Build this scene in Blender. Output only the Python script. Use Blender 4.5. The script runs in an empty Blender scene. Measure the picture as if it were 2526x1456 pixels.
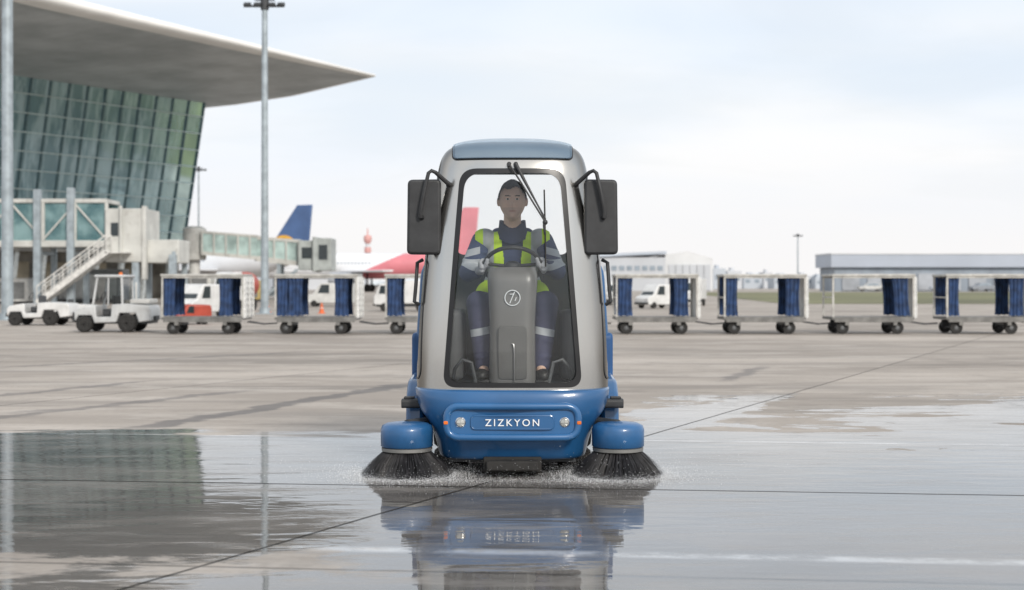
import bpy, bmesh, math, random
import numpy as np
from mathutils import Vector, Matrix, noise
random.seed(7)
S=bpy.context.scene
S.view_settings.view_transform='Standard'
try: S.view_settings.look='None'
except Exception: pass
COL=S.collection
CH=1.26; F=3500.0
def wx(u,d): return (u-1263)/F*d
def wz(v,d): return CH-(v-700)/F*d
# ---------------------------------------------------------------- materials
class G:
    def __init__(s,nt): s.nt=nt
    def n(s,t,**k):
        x=s.nt.nodes.new(t)
        for a,b in k.items(): setattr(x,a,b)
        return x
    def put(s,sock,v):
        if isinstance(v,bpy.types.NodeSocket): s.nt.links.new(v,sock)
        else: sock.default_value=v
    def m(s,op,a,b=None,c=None,clamp=False):
        x=s.n('ShaderNodeMath',operation=op); x.use_clamp=clamp
        s.put(x.inputs[0],a)
        if b is not None: s.put(x.inputs[1],b)
        if c is not None: s.put(x.inputs[2],c)
        return x.outputs[0]
    def ss(s,v,a,b,to0=0.0,to1=1.0):
        x=s.n('ShaderNodeMapRange',interpolation_type='SMOOTHSTEP')
        s.put(x.inputs[0],v); s.put(x.inputs[1],a); s.put(x.inputs[2],b); s.put(x.inputs[3],to0); s.put(x.inputs[4],to1)
        return x.outputs[0]
    def mix(s,f,a,b,bt='MIX'):
        x=s.n('ShaderNodeMix',data_type='RGBA',blend_type=bt)
        s.put(x.inputs[0],f)
        for i,v in ((6,a),(7,b)):
            if isinstance(v,tuple) and len(v)==3: v=(*v,1)
            s.put(x.inputs[i],v)
        return x.outputs[2]
    def noise(s,vec,scale,det=4,rough=.55,dist=0):
        x=s.n('ShaderNodeTexNoise'); s.put(x.inputs['Vector'],vec)
        x.inputs['Scale'].default_value=scale; x.inputs['Detail'].default_value=det
        x.inputs['Roughness'].default_value=rough; x.inputs['Distortion'].default_value=dist
        return x.outputs[0]
    def comb(s,x,y,z=0.0):
        c=s.n('ShaderNodeCombineXYZ'); s.put(c.inputs[0],x); s.put(c.inputs[1],y); s.put(c.inputs[2],z); return c.outputs[0]
def newmat(name):
    m=bpy.data.materials.new(name); m.use_nodes=True
    nt=m.node_tree; g=G(nt); b=nt.nodes['Principled BSDF']; return m,g,b
MC={}
def mat(name,col,rough=.5,metal=0,var=.12,scale=4,bump=0,bscale=60,coat=0,spec=.5,dirt=None,stretch=(1,1,1)):
    if name in MC: return MC[name]
    m,g,b=newmat(name)
    tc=g.n('ShaderNodeTexCoord'); mp=g.n('ShaderNodeMapping'); g.put(mp.inputs[0],tc.outputs['Object']); mp.inputs['Scale'].default_value=stretch
    n=g.noise(mp.outputs[0],scale,3)
    dk=tuple(c*(1-var*1.6) for c in col); lt=tuple(min(1,c*(1+var)) for c in col)
    c=g.mix(g.ss(n,.3,.7),dk,lt)
    if dirt:
        n2=g.noise(mp.outputs[0],scale*3.1,5,.7)
        c=g.mix(g.m('MULTIPLY',g.ss(n2,.5,.75),dirt[1]),c,dirt[0])
    g.put(b.inputs['Base Color'],c)
    g.put(b.inputs['Roughness'],g.ss(n,.2,.8,max(.02,rough*.9),min(1,rough*1.1)))
    b.inputs['Metallic'].default_value=metal
    b.inputs['Specular IOR Level'].default_value=spec
    if coat: b.inputs['Coat Weight'].default_value=coat; b.inputs['Coat Roughness'].default_value=.08
    if bump:
        bp=g.n('ShaderNodeBump'); bp.inputs['Strength'].default_value=bump; bp.inputs['Distance'].default_value=.01
        g.put(bp.inputs['Height'],g.noise(mp.outputs[0],bscale,3)); g.put(b.inputs['Normal'],bp.outputs[0])
    MC[name]=m; return m
def glassmat(name,tint,refl=1.0,rough=.02,ior=1.5):
    m=bpy.data.materials.new(name); m.use_nodes=True; nt=m.node_tree; nt.nodes.clear(); g=G(nt)
    o=g.n('ShaderNodeOutputMaterial'); t=g.n('ShaderNodeBsdfTransparent'); t.inputs[0].default_value=(*tint,1)
    gl=g.n('ShaderNodeBsdfGlossy'); gl.inputs[0].default_value=(refl,refl,refl,1); gl.inputs[1].default_value=rough
    fr=g.n('ShaderNodeFresnel'); fr.inputs[0].default_value=ior
    mx=g.n('ShaderNodeMixShader'); nt.links.new(fr.outputs[0],mx.inputs[0]); nt.links.new(t.outputs[0],mx.inputs[1]); nt.links.new(gl.outputs[0],mx.inputs[2]); nt.links.new(mx.outputs[0],o.inputs[0])
    return m
# ---------------------------------------------------------------- mesh builder
class MB:
    def __init__(s): s.bm=bmesh.new()
    def box(s,c,sz,rot=None):
        M=Matrix.Translation(c)
        if rot is not None: M=M@rot
        M=M@Matrix.Diagonal((sz[0],sz[1],sz[2],1))
        bmesh.ops.create_cube(s.bm,size=1,matrix=M); return s
    def bx(s,x0,x1,y0,y1,z0,z1): return s.box(((x0+x1)/2,(y0+y1)/2,(z0+z1)/2),(abs(x1-x0),abs(y1-y0),abs(z1-z0)))
    def cyl(s,p1,p2,r1,r2=None,seg=20):
        p1=Vector(p1);p2=Vector(p2); d=p2-p1
        if r2 is None: r2=r1
        q=d.to_track_quat('Z','Y').to_matrix().to_4x4()
        bmesh.ops.create_cone(s.bm,cap_ends=True,segments=seg,radius1=max(r1,1e-4),radius2=max(r2,1e-4),depth=d.length,matrix=Matrix.Translation((p1+p2)/2)@q); return s
    def beam(s,p1,p2,w,h):
        p1=Vector(p1);p2=Vector(p2); d=p2-p1
        q=d.to_track_quat('Z','Y').to_matrix().to_4x4()
        return s.box((p1+p2)/2,(w,h,d.length),q)
    def sph(s,c,r,seg=16,rot=None):
        if not hasattr(r,'__len__'): r=(r,r,r)
        M=Matrix.Translation(c)
        if rot is not None: M=M@rot
        bmesh.ops.create_uvsphere(s.bm,u_segments=seg,v_segments=max(6,seg*2//3),radius=1,matrix=M@Matrix.Diagonal((*r,1))); return s
    def cap(s,p1,p2,r1,r2,seg=16):
        s.cyl(p1,p2,r1,r2,seg); s.sph(p1,r1,seg); s.sph(p2,r2,seg); return s
    def prism(s,poly,axis,a,b):
        def P(p,t):
            return {'y':(p[0],t,p[1]),'x':(t,p[0],p[1]),'z':(p[0],p[1],t)}[axis]
        A=[s.bm.verts.new(P(p,a)) for p in poly]; B=[s.bm.verts.new(P(p,b)) for p in poly]; n=len(poly)
        fs=[s.bm.faces.new(A),s.bm.faces.new(B[::-1])]
        for i in range(n): fs.append(s.bm.faces.new((A[i],B[i],B[(i+1)%n],A[(i+1)%n])))
        bmesh.ops.recalc_face_normals(s.bm,faces=fs); return s
    def tube(s,path,r,seg=8,closed=False):
        path=[Vector(p) for p in path]; n=len(path); rings=[]; up=None
        for i,p in enumerate(path):
            if closed: t=(path[(i+1)%n]-path[i-1]).normalized()
            else: t=(path[min(i+1,n-1)]-path[max(i-1,0)]).normalized()
            if up is None:
                up=Vector((0,1,0)) if abs(t.y)<.8 else Vector((1,0,0))
            a=(up-t*up.dot(t)).normalized(); up=a; b=t.cross(a)
            rr=r[i] if hasattr(r,'__len__') else r
            rings.append([s.bm.verts.new(p+(a*math.cos(k*2*math.pi/seg)+b*math.sin(k*2*math.pi/seg))*rr) for k in range(seg)])
        fs=[]
        for i in range(n if closed else n-1):
            A=rings[i];B=rings[(i+1)%n]
            for k in range(seg): fs.append(s.bm.faces.new((A[k],A[(k+1)%seg],B[(k+1)%seg],B[k])))
        if not closed: fs.append(s.bm.faces.new(rings[0][::-1])); fs.append(s.bm.faces.new(rings[-1]))
        bmesh.ops.recalc_face_normals(s.bm,faces=fs); return s
    def lathe(s,prof,c,axis='x',seg=28):
        rings=[]
        for r,t in prof:
            ring=[]
            for k in range(seg):
                a=2*math.pi*k/seg; u=r*math.cos(a); v=r*math.sin(a)
                p={'x':(t,u,v),'y':(u,t,v),'z':(u,v,t)}[axis]
                ring.append(s.bm.verts.new((c[0]+p[0],c[1]+p[1],c[2]+p[2])))
            rings.append(ring)
        fs=[]
        for A,B in zip(rings,rings[1:]):
            for k in range(seg): fs.append(s.bm.faces.new((A[k],A[(k+1)%seg],B[(k+1)%seg],B[k])))
        fs.append(s.bm.faces.new(rings[0])); fs.append(s.bm.faces.new(rings[-1]))
        bmesh.ops.recalc_face_normals(s.bm,faces=fs); return s
    def quad(s,*ps):
        s.bm.faces.new([s.bm.verts.new(p) for p in ps]); return s
    def mesh(s,name='m'):
        me=bpy.data.meshes.new(name); s.bm.to_mesh(me); s.bm.free(); return me
    def obj(s,name,material,parent=None,bevel=0,bs=2,ang=35,loc=(0,0,0),fn=None):
        if fn:
            for v in s.bm.verts: v.co=Vector(fn(v.co))
        return mkobj(name,s.mesh(name),material,parent,bevel,bs,ang,loc)
def mkobj(name,me,material,parent=None,bevel=0,bs=2,ang=35,loc=(0,0,0)):
    for p in me.polygons: p.use_smooth=True
    if ang<180: me.set_sharp_from_angle(angle=math.radians(ang))
    o=bpy.data.objects.new(name,me); COL.objects.link(o)
    if material is not None and len(me.materials)==0:
        for mm in (material if isinstance(material,list) else [material]): me.materials.append(mm)
    if parent: o.parent=parent
    o.location=loc
    if bevel:
        b=o.modifiers.new('Bevel','BEVEL'); b.width=bevel; b.segments=bs; b.limit_method='ANGLE'; b.angle_limit=math.radians(35)
    return o
def thing(name,loc,label,category,group=None,rz=0):
    e=bpy.data.objects.new(name,None); e.empty_display_size=.3; COL.objects.link(e); e.location=loc; e.rotation_euler=(0,0,rz)
    e['label']=label; e['category']=category
    if group: e['group']=group
    return e
def copy_thing(e,loc,rz=None,label=None):
    n=e.copy(); COL.objects.link(n); n.location=loc
    if rz is not None: n.rotation_euler=(0,0,rz)
    if label: n['label']=label
    def rec(src,dst):
        for c in src.children:
            k=c.copy(); COL.objects.link(k); k.parent=dst; rec(c,k)
    rec(e,n); return n
def evalmesh(o):
    dg=bpy.context.evaluated_depsgraph_get(); dg.update()
    return bpy.data.meshes.new_from_object(o.evaluated_get(dg))
def carve(me,ops):
    o=bpy.data.objects.new('tmp',me); COL.objects.link(o); tmp=[o]
    for cm,op in ops:
        c=bpy.data.objects.new('tmpc',cm); COL.objects.link(c); tmp.append(c)
        b=o.modifiers.new('b','BOOLEAN'); b.operation=op; b.object=c; b.solver='EXACT'
    bpy.context.view_layer.update()
    r=evalmesh(o)
    for t in tmp: bpy.data.objects.remove(t)
    return r
def rpoly(pts,r,seg=6):
    out=[]; n=len(pts)
    for i in range(n):
        p0=Vector(pts[i-1]);p=Vector(pts[i]);p1=Vector(pts[(i+1)%n])
        a=(p0-p).normalized(); b=(p1-p).normalized(); rr=r[i] if hasattr(r,'__len__') else r
        for k in range(seg+1):
            t=k/seg; A=p+a*rr; B=p+b*rr
            out.append(tuple(A*(1-t)**2+p*(2*t*(1-t))+B*t*t))
    return out
def rrect(x0,x1,z0,z1,r,seg=6): return rpoly([(x0,z0),(x1,z0),(x1,z1),(x0,z1)],r,seg)

# ---------------------------------------------------------------- common materials
BLUE=mat('blue_paint',(.016,.096,.245),.33,0,.06,3,coat=.6)
# silver paint: edge shading put into the colour, darker at glancing angles
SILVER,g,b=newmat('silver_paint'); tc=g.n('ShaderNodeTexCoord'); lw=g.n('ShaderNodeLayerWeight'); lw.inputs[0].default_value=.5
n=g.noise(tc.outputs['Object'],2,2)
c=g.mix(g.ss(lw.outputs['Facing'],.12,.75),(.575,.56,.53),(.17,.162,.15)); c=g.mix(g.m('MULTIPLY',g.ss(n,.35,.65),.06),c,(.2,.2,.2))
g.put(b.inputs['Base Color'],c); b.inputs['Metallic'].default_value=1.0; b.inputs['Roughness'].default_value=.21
BLACKP=mat('black_plastic',(.028,.029,.031),.5,0,.15,12,bump=.2,bscale=300)
SEALM=mat('black_seal',(.012,.012,.013),.35,0,.1,6)
DARKIN=mat('dark_interior',(.045,.048,.052),.6,0,.15,6)
RUBBER=mat('rubber',(.022,.021,.02),.8,0,.3,12,bump=.3,bscale=80)
GREYP=mat('grey_plastic',(.13,.135,.14),.5,0,.08,6)
CHROME=mat('chrome',(.75,.76,.78),.15,1,.05,8)
STEEL=mat('galvanised_steel',(.34,.39,.42),.5,.25,.12,3)
WHITEV=mat('white_vehicle_paint',(.64,.64,.63),.4,0,.08,2,dirt=((.3,.28,.25),.4),coat=.2)
OFFW=mat('offwhite_panel',(.55,.55,.53),.5,0,.1,2,dirt=((.3,.28,.26),.5))
WHITELET=mat('white_lettering',(.8,.82,.84),.4,0,.02,3)
# ---------------------------------------------------------------- world
w=bpy.data.worlds.new("World"); S.world=w; w.use_nodes=True; g=G(w.node_tree); bg=w.node_tree.nodes['Background']
SE=math.radians(32); SR=math.radians(152)
sky=g.n('ShaderNodeTexSky',sky_type='NISHITA'); sky.sun_disc=False; sky.sun_elevation=SE; sky.sun_rotation=SR; sky.dust_density=2.0; sky.air_density=1.0
tc=g.n('ShaderNodeTexCoord'); sp=g.n('ShaderNodeSeparateXYZ'); g.put(sp.inputs[0],tc.outputs['Generated'])
dz=g.m('MAXIMUM',sp.outputs[2],0.0); den=g.m('ADD',dz,.22)
cv=g.comb(g.m('MULTIPLY',g.m('DIVIDE',sp.outputs[0],den),.6),g.m('DIVIDE',sp.outputs[1],den),0.0)
n1=g.noise(cv,1.9,6,.55,.5); n2=g.noise(cv,.9,3)
hz=g.ss(dz,.0,.15,1.0,.0)
cl=g.m('ADD',g.m('MULTIPLY',g.ss(n1,.36,.64),.12),g.m('ADD',.84,g.m('MULTIPLY',hz,.2)),clamp=True)
ccol=g.mix(hz,g.mix(g.ss(n2,.38,.62),(8.7,9.5,10.5),(10.1,10.2,10.3)),(9.6,9.45,9.4))
fin=g.mix(cl,sky.outputs[0],ccol)
g.put(bg.inputs[0],fin); bg.inputs[1].default_value=.1
sl=bpy.data.lights.new('sun','SUN'); sl.energy=2.8; sl.angle=math.radians(12); sl.color=(1,.94,.86)
so=bpy.data.objects.new('sun',sl); COL.objects.link(so)
sd=Vector((math.sin(SR)*math.cos(SE),math.cos(SR)*math.cos(SE),math.sin(SE)))
so.rotation_euler=sd.to_track_quat('Z','Y').to_euler(); so.location=(20,-20,40)
# ---------------------------------------------------------------- camera
cd=bpy.data.cameras.new('camera'); cam=bpy.data.objects.new('camera',cd); COL.objects.link(cam); S.camera=cam
cam.location=(0,0,CH); cam.rotation_euler=(math.radians(90),0,0)
cd.sensor_width=36; cd.lens=F/2526*36; cd.shift_y=-28/2526; cd.clip_end=6000; cd.clip_start=.1
cd.dof.use_dof=True; cd.dof.focus_distance=9.35; cd.dof.aperture_fstop=2.4
# ---------------------------------------------------------------- ground
gm,g,b=newmat('wet_concrete')
geo=g.n('ShaderNodeNewGeometry'); sp=g.n('ShaderNodeSeparateXYZ'); g.put(sp.inputs[0],geo.outputs['Position'])
x,y=sp.outputs[0],sp.outputs[1]; P=geo.outputs['Position']
nB=g.noise(P,1.6,6,.65)
wob=g.m('MULTIPLY',g.m('SUBTRACT',nB,.5),.05)
diag=g.m('ADD',g.m('MULTIPLY',g.m('SUBTRACT',g.m('ADD',x,.71),g.m('MULTIPLY',g.m('SUBTRACT',y,7.8),.462)),.905),g.m('MULTIPLY',wob,.3))
tr=g.m('ADD',g.m('ADD',y,g.m('MULTIPLY',x,.11)),g.m('MULTIPLY',wob,.4))
def per(v,off,sp_):
    q=g.m('ADD',g.m('SUBTRACT',v,off),sp_/2+sp_*40); q=g.m('MODULO',q,sp_); return g.m('ABSOLUTE',g.m('SUBTRACT',q,sp_/2))
def line(dist,wd,soft): return g.ss(dist,wd,wd+soft,1.0,0.0)
jd=line(per(diag,0,7.0),.008,.010)
jt=line(per(tr,11.42,5.25),.008,.02)
jt2=line(g.m('ABSOLUTE',g.m('SUBTRACT',tr,8.77)),.012,.014)
joint=g.m('MAXIMUM',jd,g.m('MAXIMUM',g.m('MULTIPLY',jt,.6),jt2))
pv=g.comb(g.m('MULTIPLY',x,.35),y,0.0)
nA=g.noise(pv,.35,5,.6,.6); nC=g.noise(P,14,4,.7); nD=g.noise(g.comb(g.m('MULTIPLY',x,.12),y,0.0),.9,5,.6,.5)
nE=g.noise(pv,1.1,5,.65,.3)
base=g.mix(g.ss(nA,.33,.67),(.25,.218,.188),(.43,.382,.336))
base=g.mix(g.m('MULTIPLY',g.ss(nD,.49,.62),.60),base,(.18,.162,.145))
base=g.mix(g.m('MULTIPLY',g.ss(nE,.49,.64),.55),base,(.50,.455,.41))
base=g.mix(g.m('MULTIPLY',g.ss(nB,.50,.70),.50),base,(.20,.177,.154))
base=g.mix(g.m('MULTIPLY',g.ss(nC,.45,.7),.25),base,(.17,.155,.14))
slab=g.n('ShaderNodeTexWhiteNoise',noise_dimensions='2D')
g.put(slab.inputs['Vector'],g.comb(g.m('FLOOR',g.m('DIVIDE',g.m('ADD',diag,280.0),7.0)),g.m('FLOOR',g.m('DIVIDE',g.m('ADD',tr,210-11.42),5.25)),0.0))
base=g.mix(.20,base,g.mix(slab.outputs[0],(.22,.20,.18),(.56,.51,.46)))
def seg_line(x0,y0,x1,y1,wd,soft,amp=.25):
    L=math.hypot(x1-x0,y1-y0); nx,ny=-(y1-y0)/L,(x1-x0)/L; tx,ty=(x1-x0)/L,(y1-y0)/L
    d=g.m('ADD',g.m('MULTIPLY',g.m('SUBTRACT',x,x0),nx),g.m('MULTIPLY',g.m('SUBTRACT',y,y0),ny))
    t=g.m('ADD',g.m('MULTIPLY',g.m('SUBTRACT',x,x0),tx),g.m('MULTIPLY',g.m('SUBTRACT',y,y0),ty))
    d=g.m('ABSOLUTE',g.m('ADD',d,g.m('MULTIPLY',g.m('SUBTRACT',nB,.5),amp)))
    m=line(d,wd,soft); e=g.m('MULTIPLY',g.ss(t,0,.9),g.ss(t,L-1.2,L,1.0,0.0)); return g.m('MULTIPLY',m,e)
streak=seg_line(-3.4,11.9,-1.0,18.6,.09,.12,.7)
for a in [(-5.2,12.6,-2.9,17.2),(-6.4,14.5,-4.4,19.0),(-8,21,-3.2,27),(-5.2,13.6,-3.7,14.9),(2.6,18,4,22)]:
    streak=g.m('MAXIMUM',streak,g.m('MULTIPLY',seg_line(*a,.05,.12,.7),.8))
base=g.mix(g.m('MULTIPLY',streak,.62),base,(.085,.085,.09))
base=g.mix(g.m('MULTIPLY',joint,.8),base,(.04,.036,.032))
glimmer_line=g.m('MULTIPLY',line(g.m('ABSOLUTE',g.m('SUBTRACT',tr,6.66)),.015,.09),g.ss(x,-1.7,-.6))  # bright wet glimmer painted into the base colour as pale lines
glimmer_line=g.m('MAXIMUM',g.m('MULTIPLY',glimmer_line,.8),g.m('MULTIPLY',line(g.m('ABSOLUTE',g.m('SUBTRACT',tr,11.52)),.015,.03),.8))
glimmer_line=g.m('MULTIPLY',glimmer_line,g.ss(nB,.40,.58,.1,.75))
# wetness
nW=g.noise(g.comb(g.m('MULTIPLY',x,.45),y,0.0),1.0,6,.62,.5)
nW2=g.noise(g.comb(g.m('MULTIPLY',x,.5),g.m('MULTIPLY',y,1.3),3.0),1.5,6,.64,.4)
nW3=g.noise(g.comb(g.m('MULTIPLY',x,.9),g.m('MULTIPLY',y,3.2),7.0),1.6,5,.6,.3)
rt=g.ss(x,.4,2.0)
B=g.m('ADD',12.0,g.m('MULTIPLY',rt,2.5))
amp=g.m('ADD',2.6,g.m('MULTIPLY',rt,14.0))
sl_=g.m('SUBTRACT',1.1,g.m('MULTIPLY',rt,.55))
s=g.m('ADD',g.m('MULTIPLY',g.m('SUBTRACT',B,y),sl_),g.m('MULTIPLY',g.m('SUBTRACT',nW,.5),amp))
s=g.m('ADD',s,g.m('MULTIPLY',g.m('MULTIPLY',line(g.m('ABSOLUTE',g.m('ADD',diag,.12)),.08,.35),rt),1.8))
wet=g.ss(s,-.10,.12)
wet=g.m('MAXIMUM',wet,g.m('MULTIPLY',g.ss(tr,11.0,10.6),g.ss(nW,.30,.36)))
wet=g.m('MULTIPLY',wet,g.ss(y,15.6,16.6,1.0,0.0))
dryp=g.m('MULTIPLY',g.ss(nW2,.49,.56),g.ss(y,7.4,6.7))
dryp=g.m('MULTIPLY',dryp,g.ss(x,-.1,-.9))
wet=g.m('MULTIPLY',wet,g.m('SUBTRACT',1.0,g.m('MULTIPLY',dryp,.85)))
thin=g.ss(nW2,.44,.60); thin3=g.ss(nW3,.50,.64)
wetb=g.mix(thin,(.072,.070,.069),(.15,.142,.135))
wetb=g.mix(g.m('MULTIPLY',thin3,.4),wetb,(.24,.23,.22))
base=g.mix(g.m('MULTIPLY',wet,.80),base,wetb)
base=g.mix(g.m('MULTIPLY',g.m('MULTIPLY',joint,wet),.85),base,(.02,.018,.016))
base=g.mix(glimmer_line,base,(.66,.67,.68))
g.put(b.inputs['Base Color'],base)
g.put(b.inputs['Roughness'],g.mix(wet,(.85,.85,.85),(.6,.6,.6)))
g.put(b.inputs['Specular IOR Level'],g.m('SUBTRACT',.3,g.m('MULTIPLY',wet,.28)))
cw=g.m('MULTIPLY',wet,g.m('SUBTRACT',1.0,g.m('ADD',g.m('MULTIPLY',thin,.14),g.m('MULTIPLY',thin3,.14))))
cw=g.m('MULTIPLY',cw,g.m('SUBTRACT',1.0,g.m('MULTIPLY',g.m('MAXIMUM',jd,jt2),.75)))
g.put(b.inputs['Coat Weight'],cw); b.inputs['Coat IOR'].default_value=1.62
g.put(b.inputs['Coat Roughness'],g.m('ADD',.010,g.m('ADD',g.m('MULTIPLY',thin,.03),g.m('MULTIPLY',thin3,.04))))
rip=g.noise(g.comb(g.m('MULTIPLY',x,1.3),g.m('MULTIPLY',y,3.6),0.0),1.5,2,.5,.4)
rip2=g.noise(g.comb(g.m('MULTIPLY',x,6.0),g.m('MULTIPLY',y,15.0),2.0),1.7,2,.5)
dc=g.m('SQRT',g.m('ADD',g.m('POWER',x,2.0),g.m('POWER',g.m('SUBTRACT',y,9.3),2.0)))
agit=g.ss(dc,1.4,.6,.0,1.0)
h=g.m('ADD',rip,g.m('MULTIPLY',rip2,g.m('ADD',g.m('ADD',.03,g.m('MULTIPLY',thin,.13)),g.m('MULTIPLY',agit,.4))))
h=g.m('ADD',h,g.m('MULTIPLY',nW3,.3))
bp=g.n('ShaderNodeBump'); bp.inputs['Strength'].default_value=.3; bp.inputs['Distance'].default_value=.006; g.put(bp.inputs['Height'],h)
g.put(b.inputs['Coat Normal'],bp.outputs[0])
bp2=g.n('ShaderNodeBump'); bp2.inputs['Strength'].default_value=.5; bp2.inputs['Distance'].default_value=.006; g.put(bp2.inputs['Height'],g.m('ADD',nC,g.m('MULTIPLY',joint,-1.5)))
g.put(b.inputs['Normal'],bp2.outputs[0])
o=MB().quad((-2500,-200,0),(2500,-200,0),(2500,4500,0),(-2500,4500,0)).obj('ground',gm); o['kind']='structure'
GR=mat('dry_grass',(.17,.17,.085),.9,0,.3,.15,dirt=((.26,.22,.13),.6),stretch=(.3,1,1))
o=MB().quad((17,88,.02),(320,88,.02),(320,205,.02),(24,205,.02)).obj('grass',GR); o['kind']='structure'
# ---------------------------------------------------------------- sweeper
SW=thing('street_sweeper',(0.003,9.2,0),'blue and silver compact street sweeper with glazed cab and side brushes','street sweeper')
KEY=[(.56,.648,.0,1.15),(.80,.642,.0,1.15),(1.1,.625,.012,1.15),(1.4,.598,.035,1.15),(1.7,.56,.07,1.14),(1.93,.520,.105,1.12),(2.04,.500,.128,1.10),(2.11,.478,.16,1.07),(2.16,.442,.205,1.02),(2.195,.38,.275,.95),(2.218,.285,.36,.86),(2.231,.165,.43,.70),(2.234,.03,.465,.5)]
YC=.47; NF=3.0
def keyat(z):
    zs=[k[0] for k in KEY]; return [float(np.interp(z,zs,[k[i] for k in KEY])) for i in (1,2,3)]
def crom(keys,m):
    out=[]
    for i in range(len(keys)-1):
        p0=keys[max(i-1,0)];p1=keys[i];p2=keys[i+1];p3=keys[min(i+2,len(keys)-1)]
        for k in range(m):
            t=k/m; out.append(tuple(.5*((2*b_)+(-a+c)*t+(2*a-5*b_+4*c-d)*t*t+(-a+3*b_-3*c+d)*t**3) for a,b_,c,d in zip(p0,p1,p2,p3)))
    out.append(keys[-1]); return out
def loft(keys,off=0,zlow=0,nf=NF,nr=7.0,yc=YC,m=4,fs=40,rs=24,ztop=2.24):
    secs=crom(keys,m); bm=bmesh.new(); rings=[]
    for i,(z,wd,f,bk) in enumerate(secs):
        k=max(0,min(1,(z-(ztop-.3))/.3)); zz=z+off*k
        if i==0: zz+=zlow
        ww=max(.01,wd+off*(1-.3*k)); df=max(.005,yc-f+off); dr=max(.005,bk-yc+off); ring=[]
        for j in range(fs+1):
            a=math.pi*j/fs; c=math.cos(a); s_=math.sin(a)
            ring.append(bm.verts.new((ww*math.copysign(abs(c)**(2/nf),c),yc-df*abs(s_)**(2/nf),zz)))
        for j in range(1,rs):
            a=math.pi+math.pi*j/rs; c=math.cos(a); s_=-math.sin(a)
            ring.append(bm.verts.new((ww*math.copysign(abs(c)**(2/nr),c),yc+dr*abs(s_)**(2/nr),zz)))
        rings.append(ring)
    n=len(rings[0])
    for A,B_ in zip(rings,rings[1:]):
        for k in range(n): bm.faces.new((A[k],A[(k+1)%n],B_[(k+1)%n],B_[k]))
    bm.faces.new(rings[0]); bm.faces.new(rings[-1]); bmesh.ops.recalc_face_normals(bm,faces=bm.faces)
    me=bpy.data.meshes.new('loft'); bm.to_mesh(me); bm.free(); return me
def surf(x,z):
    wd,f,_=keyat(z); return YC-(YC-f)*(max(0,1-(abs(x)/wd)**NF))**(1/NF)
def shell(oo,oi,zo=0,zi=-.1): return loft(KEY,oo,zo),loft(KEY,oi,zi)
def prm(poly,ax,a,b): return MB().prism(poly,ax,a,b).mesh()
def inset(d): return rpoly([(-.455+d,.584+d),(.455-d,.584+d),(.345-d*1.05,2.018-d),(-.345+d*1.05,2.018-d)],[.09,.09,.11,.11],8)
WIN0=inset(0); WIN1=inset(.032)
REAR=rpoly([(-.41,1.47),(.41,1.47),(.37,2.05),(-.37,2.05)],.07)
SIDE=rpoly([(.30,.72),(1.0,.72),(1.0,1.93),(.36,1.93)],.08)
SKYL=rrect(-.33,.33,.34,.90,.08)
def cuts(): return [(prm(WIN0,'y',-.5,.46),'DIFFERENCE'),(prm(REAR,'y',.6,1.4),'DIFFERENCE'),(prm(SIDE,'x',-1.2,1.2),'DIFFERENCE'),(prm(SKYL,'z',2.05,2.6),'DIFFERENCE')]
A_,B_=shell(0,-.018)
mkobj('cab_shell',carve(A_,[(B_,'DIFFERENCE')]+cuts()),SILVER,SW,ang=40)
A_,B_=shell(-.0195,-.035)
mkobj('cab_lining',carve(A_,[(B_,'DIFFERENCE')]+cuts()),mat('cab_lining_grey',(.14,.145,.15),.7,0,.1,5),SW,ang=40)
A_,B_=shell(.005,-.02)
mkobj('windscreen_seal',carve(A_,[(B_,'DIFFERENCE'),(prm(WIN0,'y',-.5,.46),'INTERSECT'),(prm(WIN1,'y',-.6,.6),'DIFFERENCE')]),SEALM,SW,ang=40)
GLW=glassmat('windscreen_glass',(.975,.985,.985),.8,.012,1.45)
A_,B_=shell(-.004,-.009)
mkobj('windscreen',carve(A_,[(B_,'DIFFERENCE'),(prm(inset(.030),'y',-.5,.46),'INTERSECT')]),GLW,SW,ang=40)
A_,B_=shell(-.008,-.013)
mkobj('rear_window',carve(A_,[(B_,'DIFFERENCE'),(prm(REAR,'y',.7,1.4),'INTERSECT')]),glassmat('clear_glass',(.98,.98,.98),ior=1.3),SW)
SG=glassmat('side_glass',(.95,.97,.97),ior=1.35)
OUT=rpoly([(.20,.62),(1.06,.62),(1.06,2.0),(.28,2.0)],.1)
for a0,a1 in ((-1.2,0),(0,1.2)):
    A_,B_=shell(-.008,-.013)
    mkobj('side_window',carve(A_,[(B_,'DIFFERENCE'),(prm(SIDE,'x',a0,a1),'INTERSECT')]),SG,SW)
    A_,B_=shell(.004,-.01)
    mkobj('door_seal',carve(A_,[(B_,'DIFFERENCE'),(prm(OUT,'x',a0,a1),'INTERSECT'),(prm(rpoly([(.212,.632),(1.048,.632),(1.048,1.988),(.291,1.988)],.095),'x',-1.3,1.3),'DIFFERENCE')]),SEALM,SW)
CAPP=rpoly([(-.395,2.088),(.395,2.088),(.40,2.4),(-.40,2.4)],[.03,.03,.01,.01])
def capm(o1,poly,extra=None):
    a,b_=shell(o1,-.006); return carve(a,[(b_,'DIFFERENCE'),(prm(poly,'y',-.5,1.3),'INTERSECT')]+(extra or []))
rm=bpy.data.materials.new('tinted_roof_glass'); rm.use_nodes=True; nt=rm.node_tree; g=G(nt); b=nt.nodes['Principled BSDF']; o_=nt.nodes['Material Output']
tc=g.n('ShaderNodeTexCoord'); g.put(b.inputs['Base Color'],g.mix(g.ss(g.noise(tc.outputs['Object'],3,2),.3,.7),(.15,.24,.35),(.20,.30,.41))); b.inputs['Roughness'].default_value=.12; b.inputs['Coat Weight'].default_value=1.0; b.inputs['Coat IOR'].default_value=1.8; b.inputs['Coat Roughness'].default_value=.03
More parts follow.
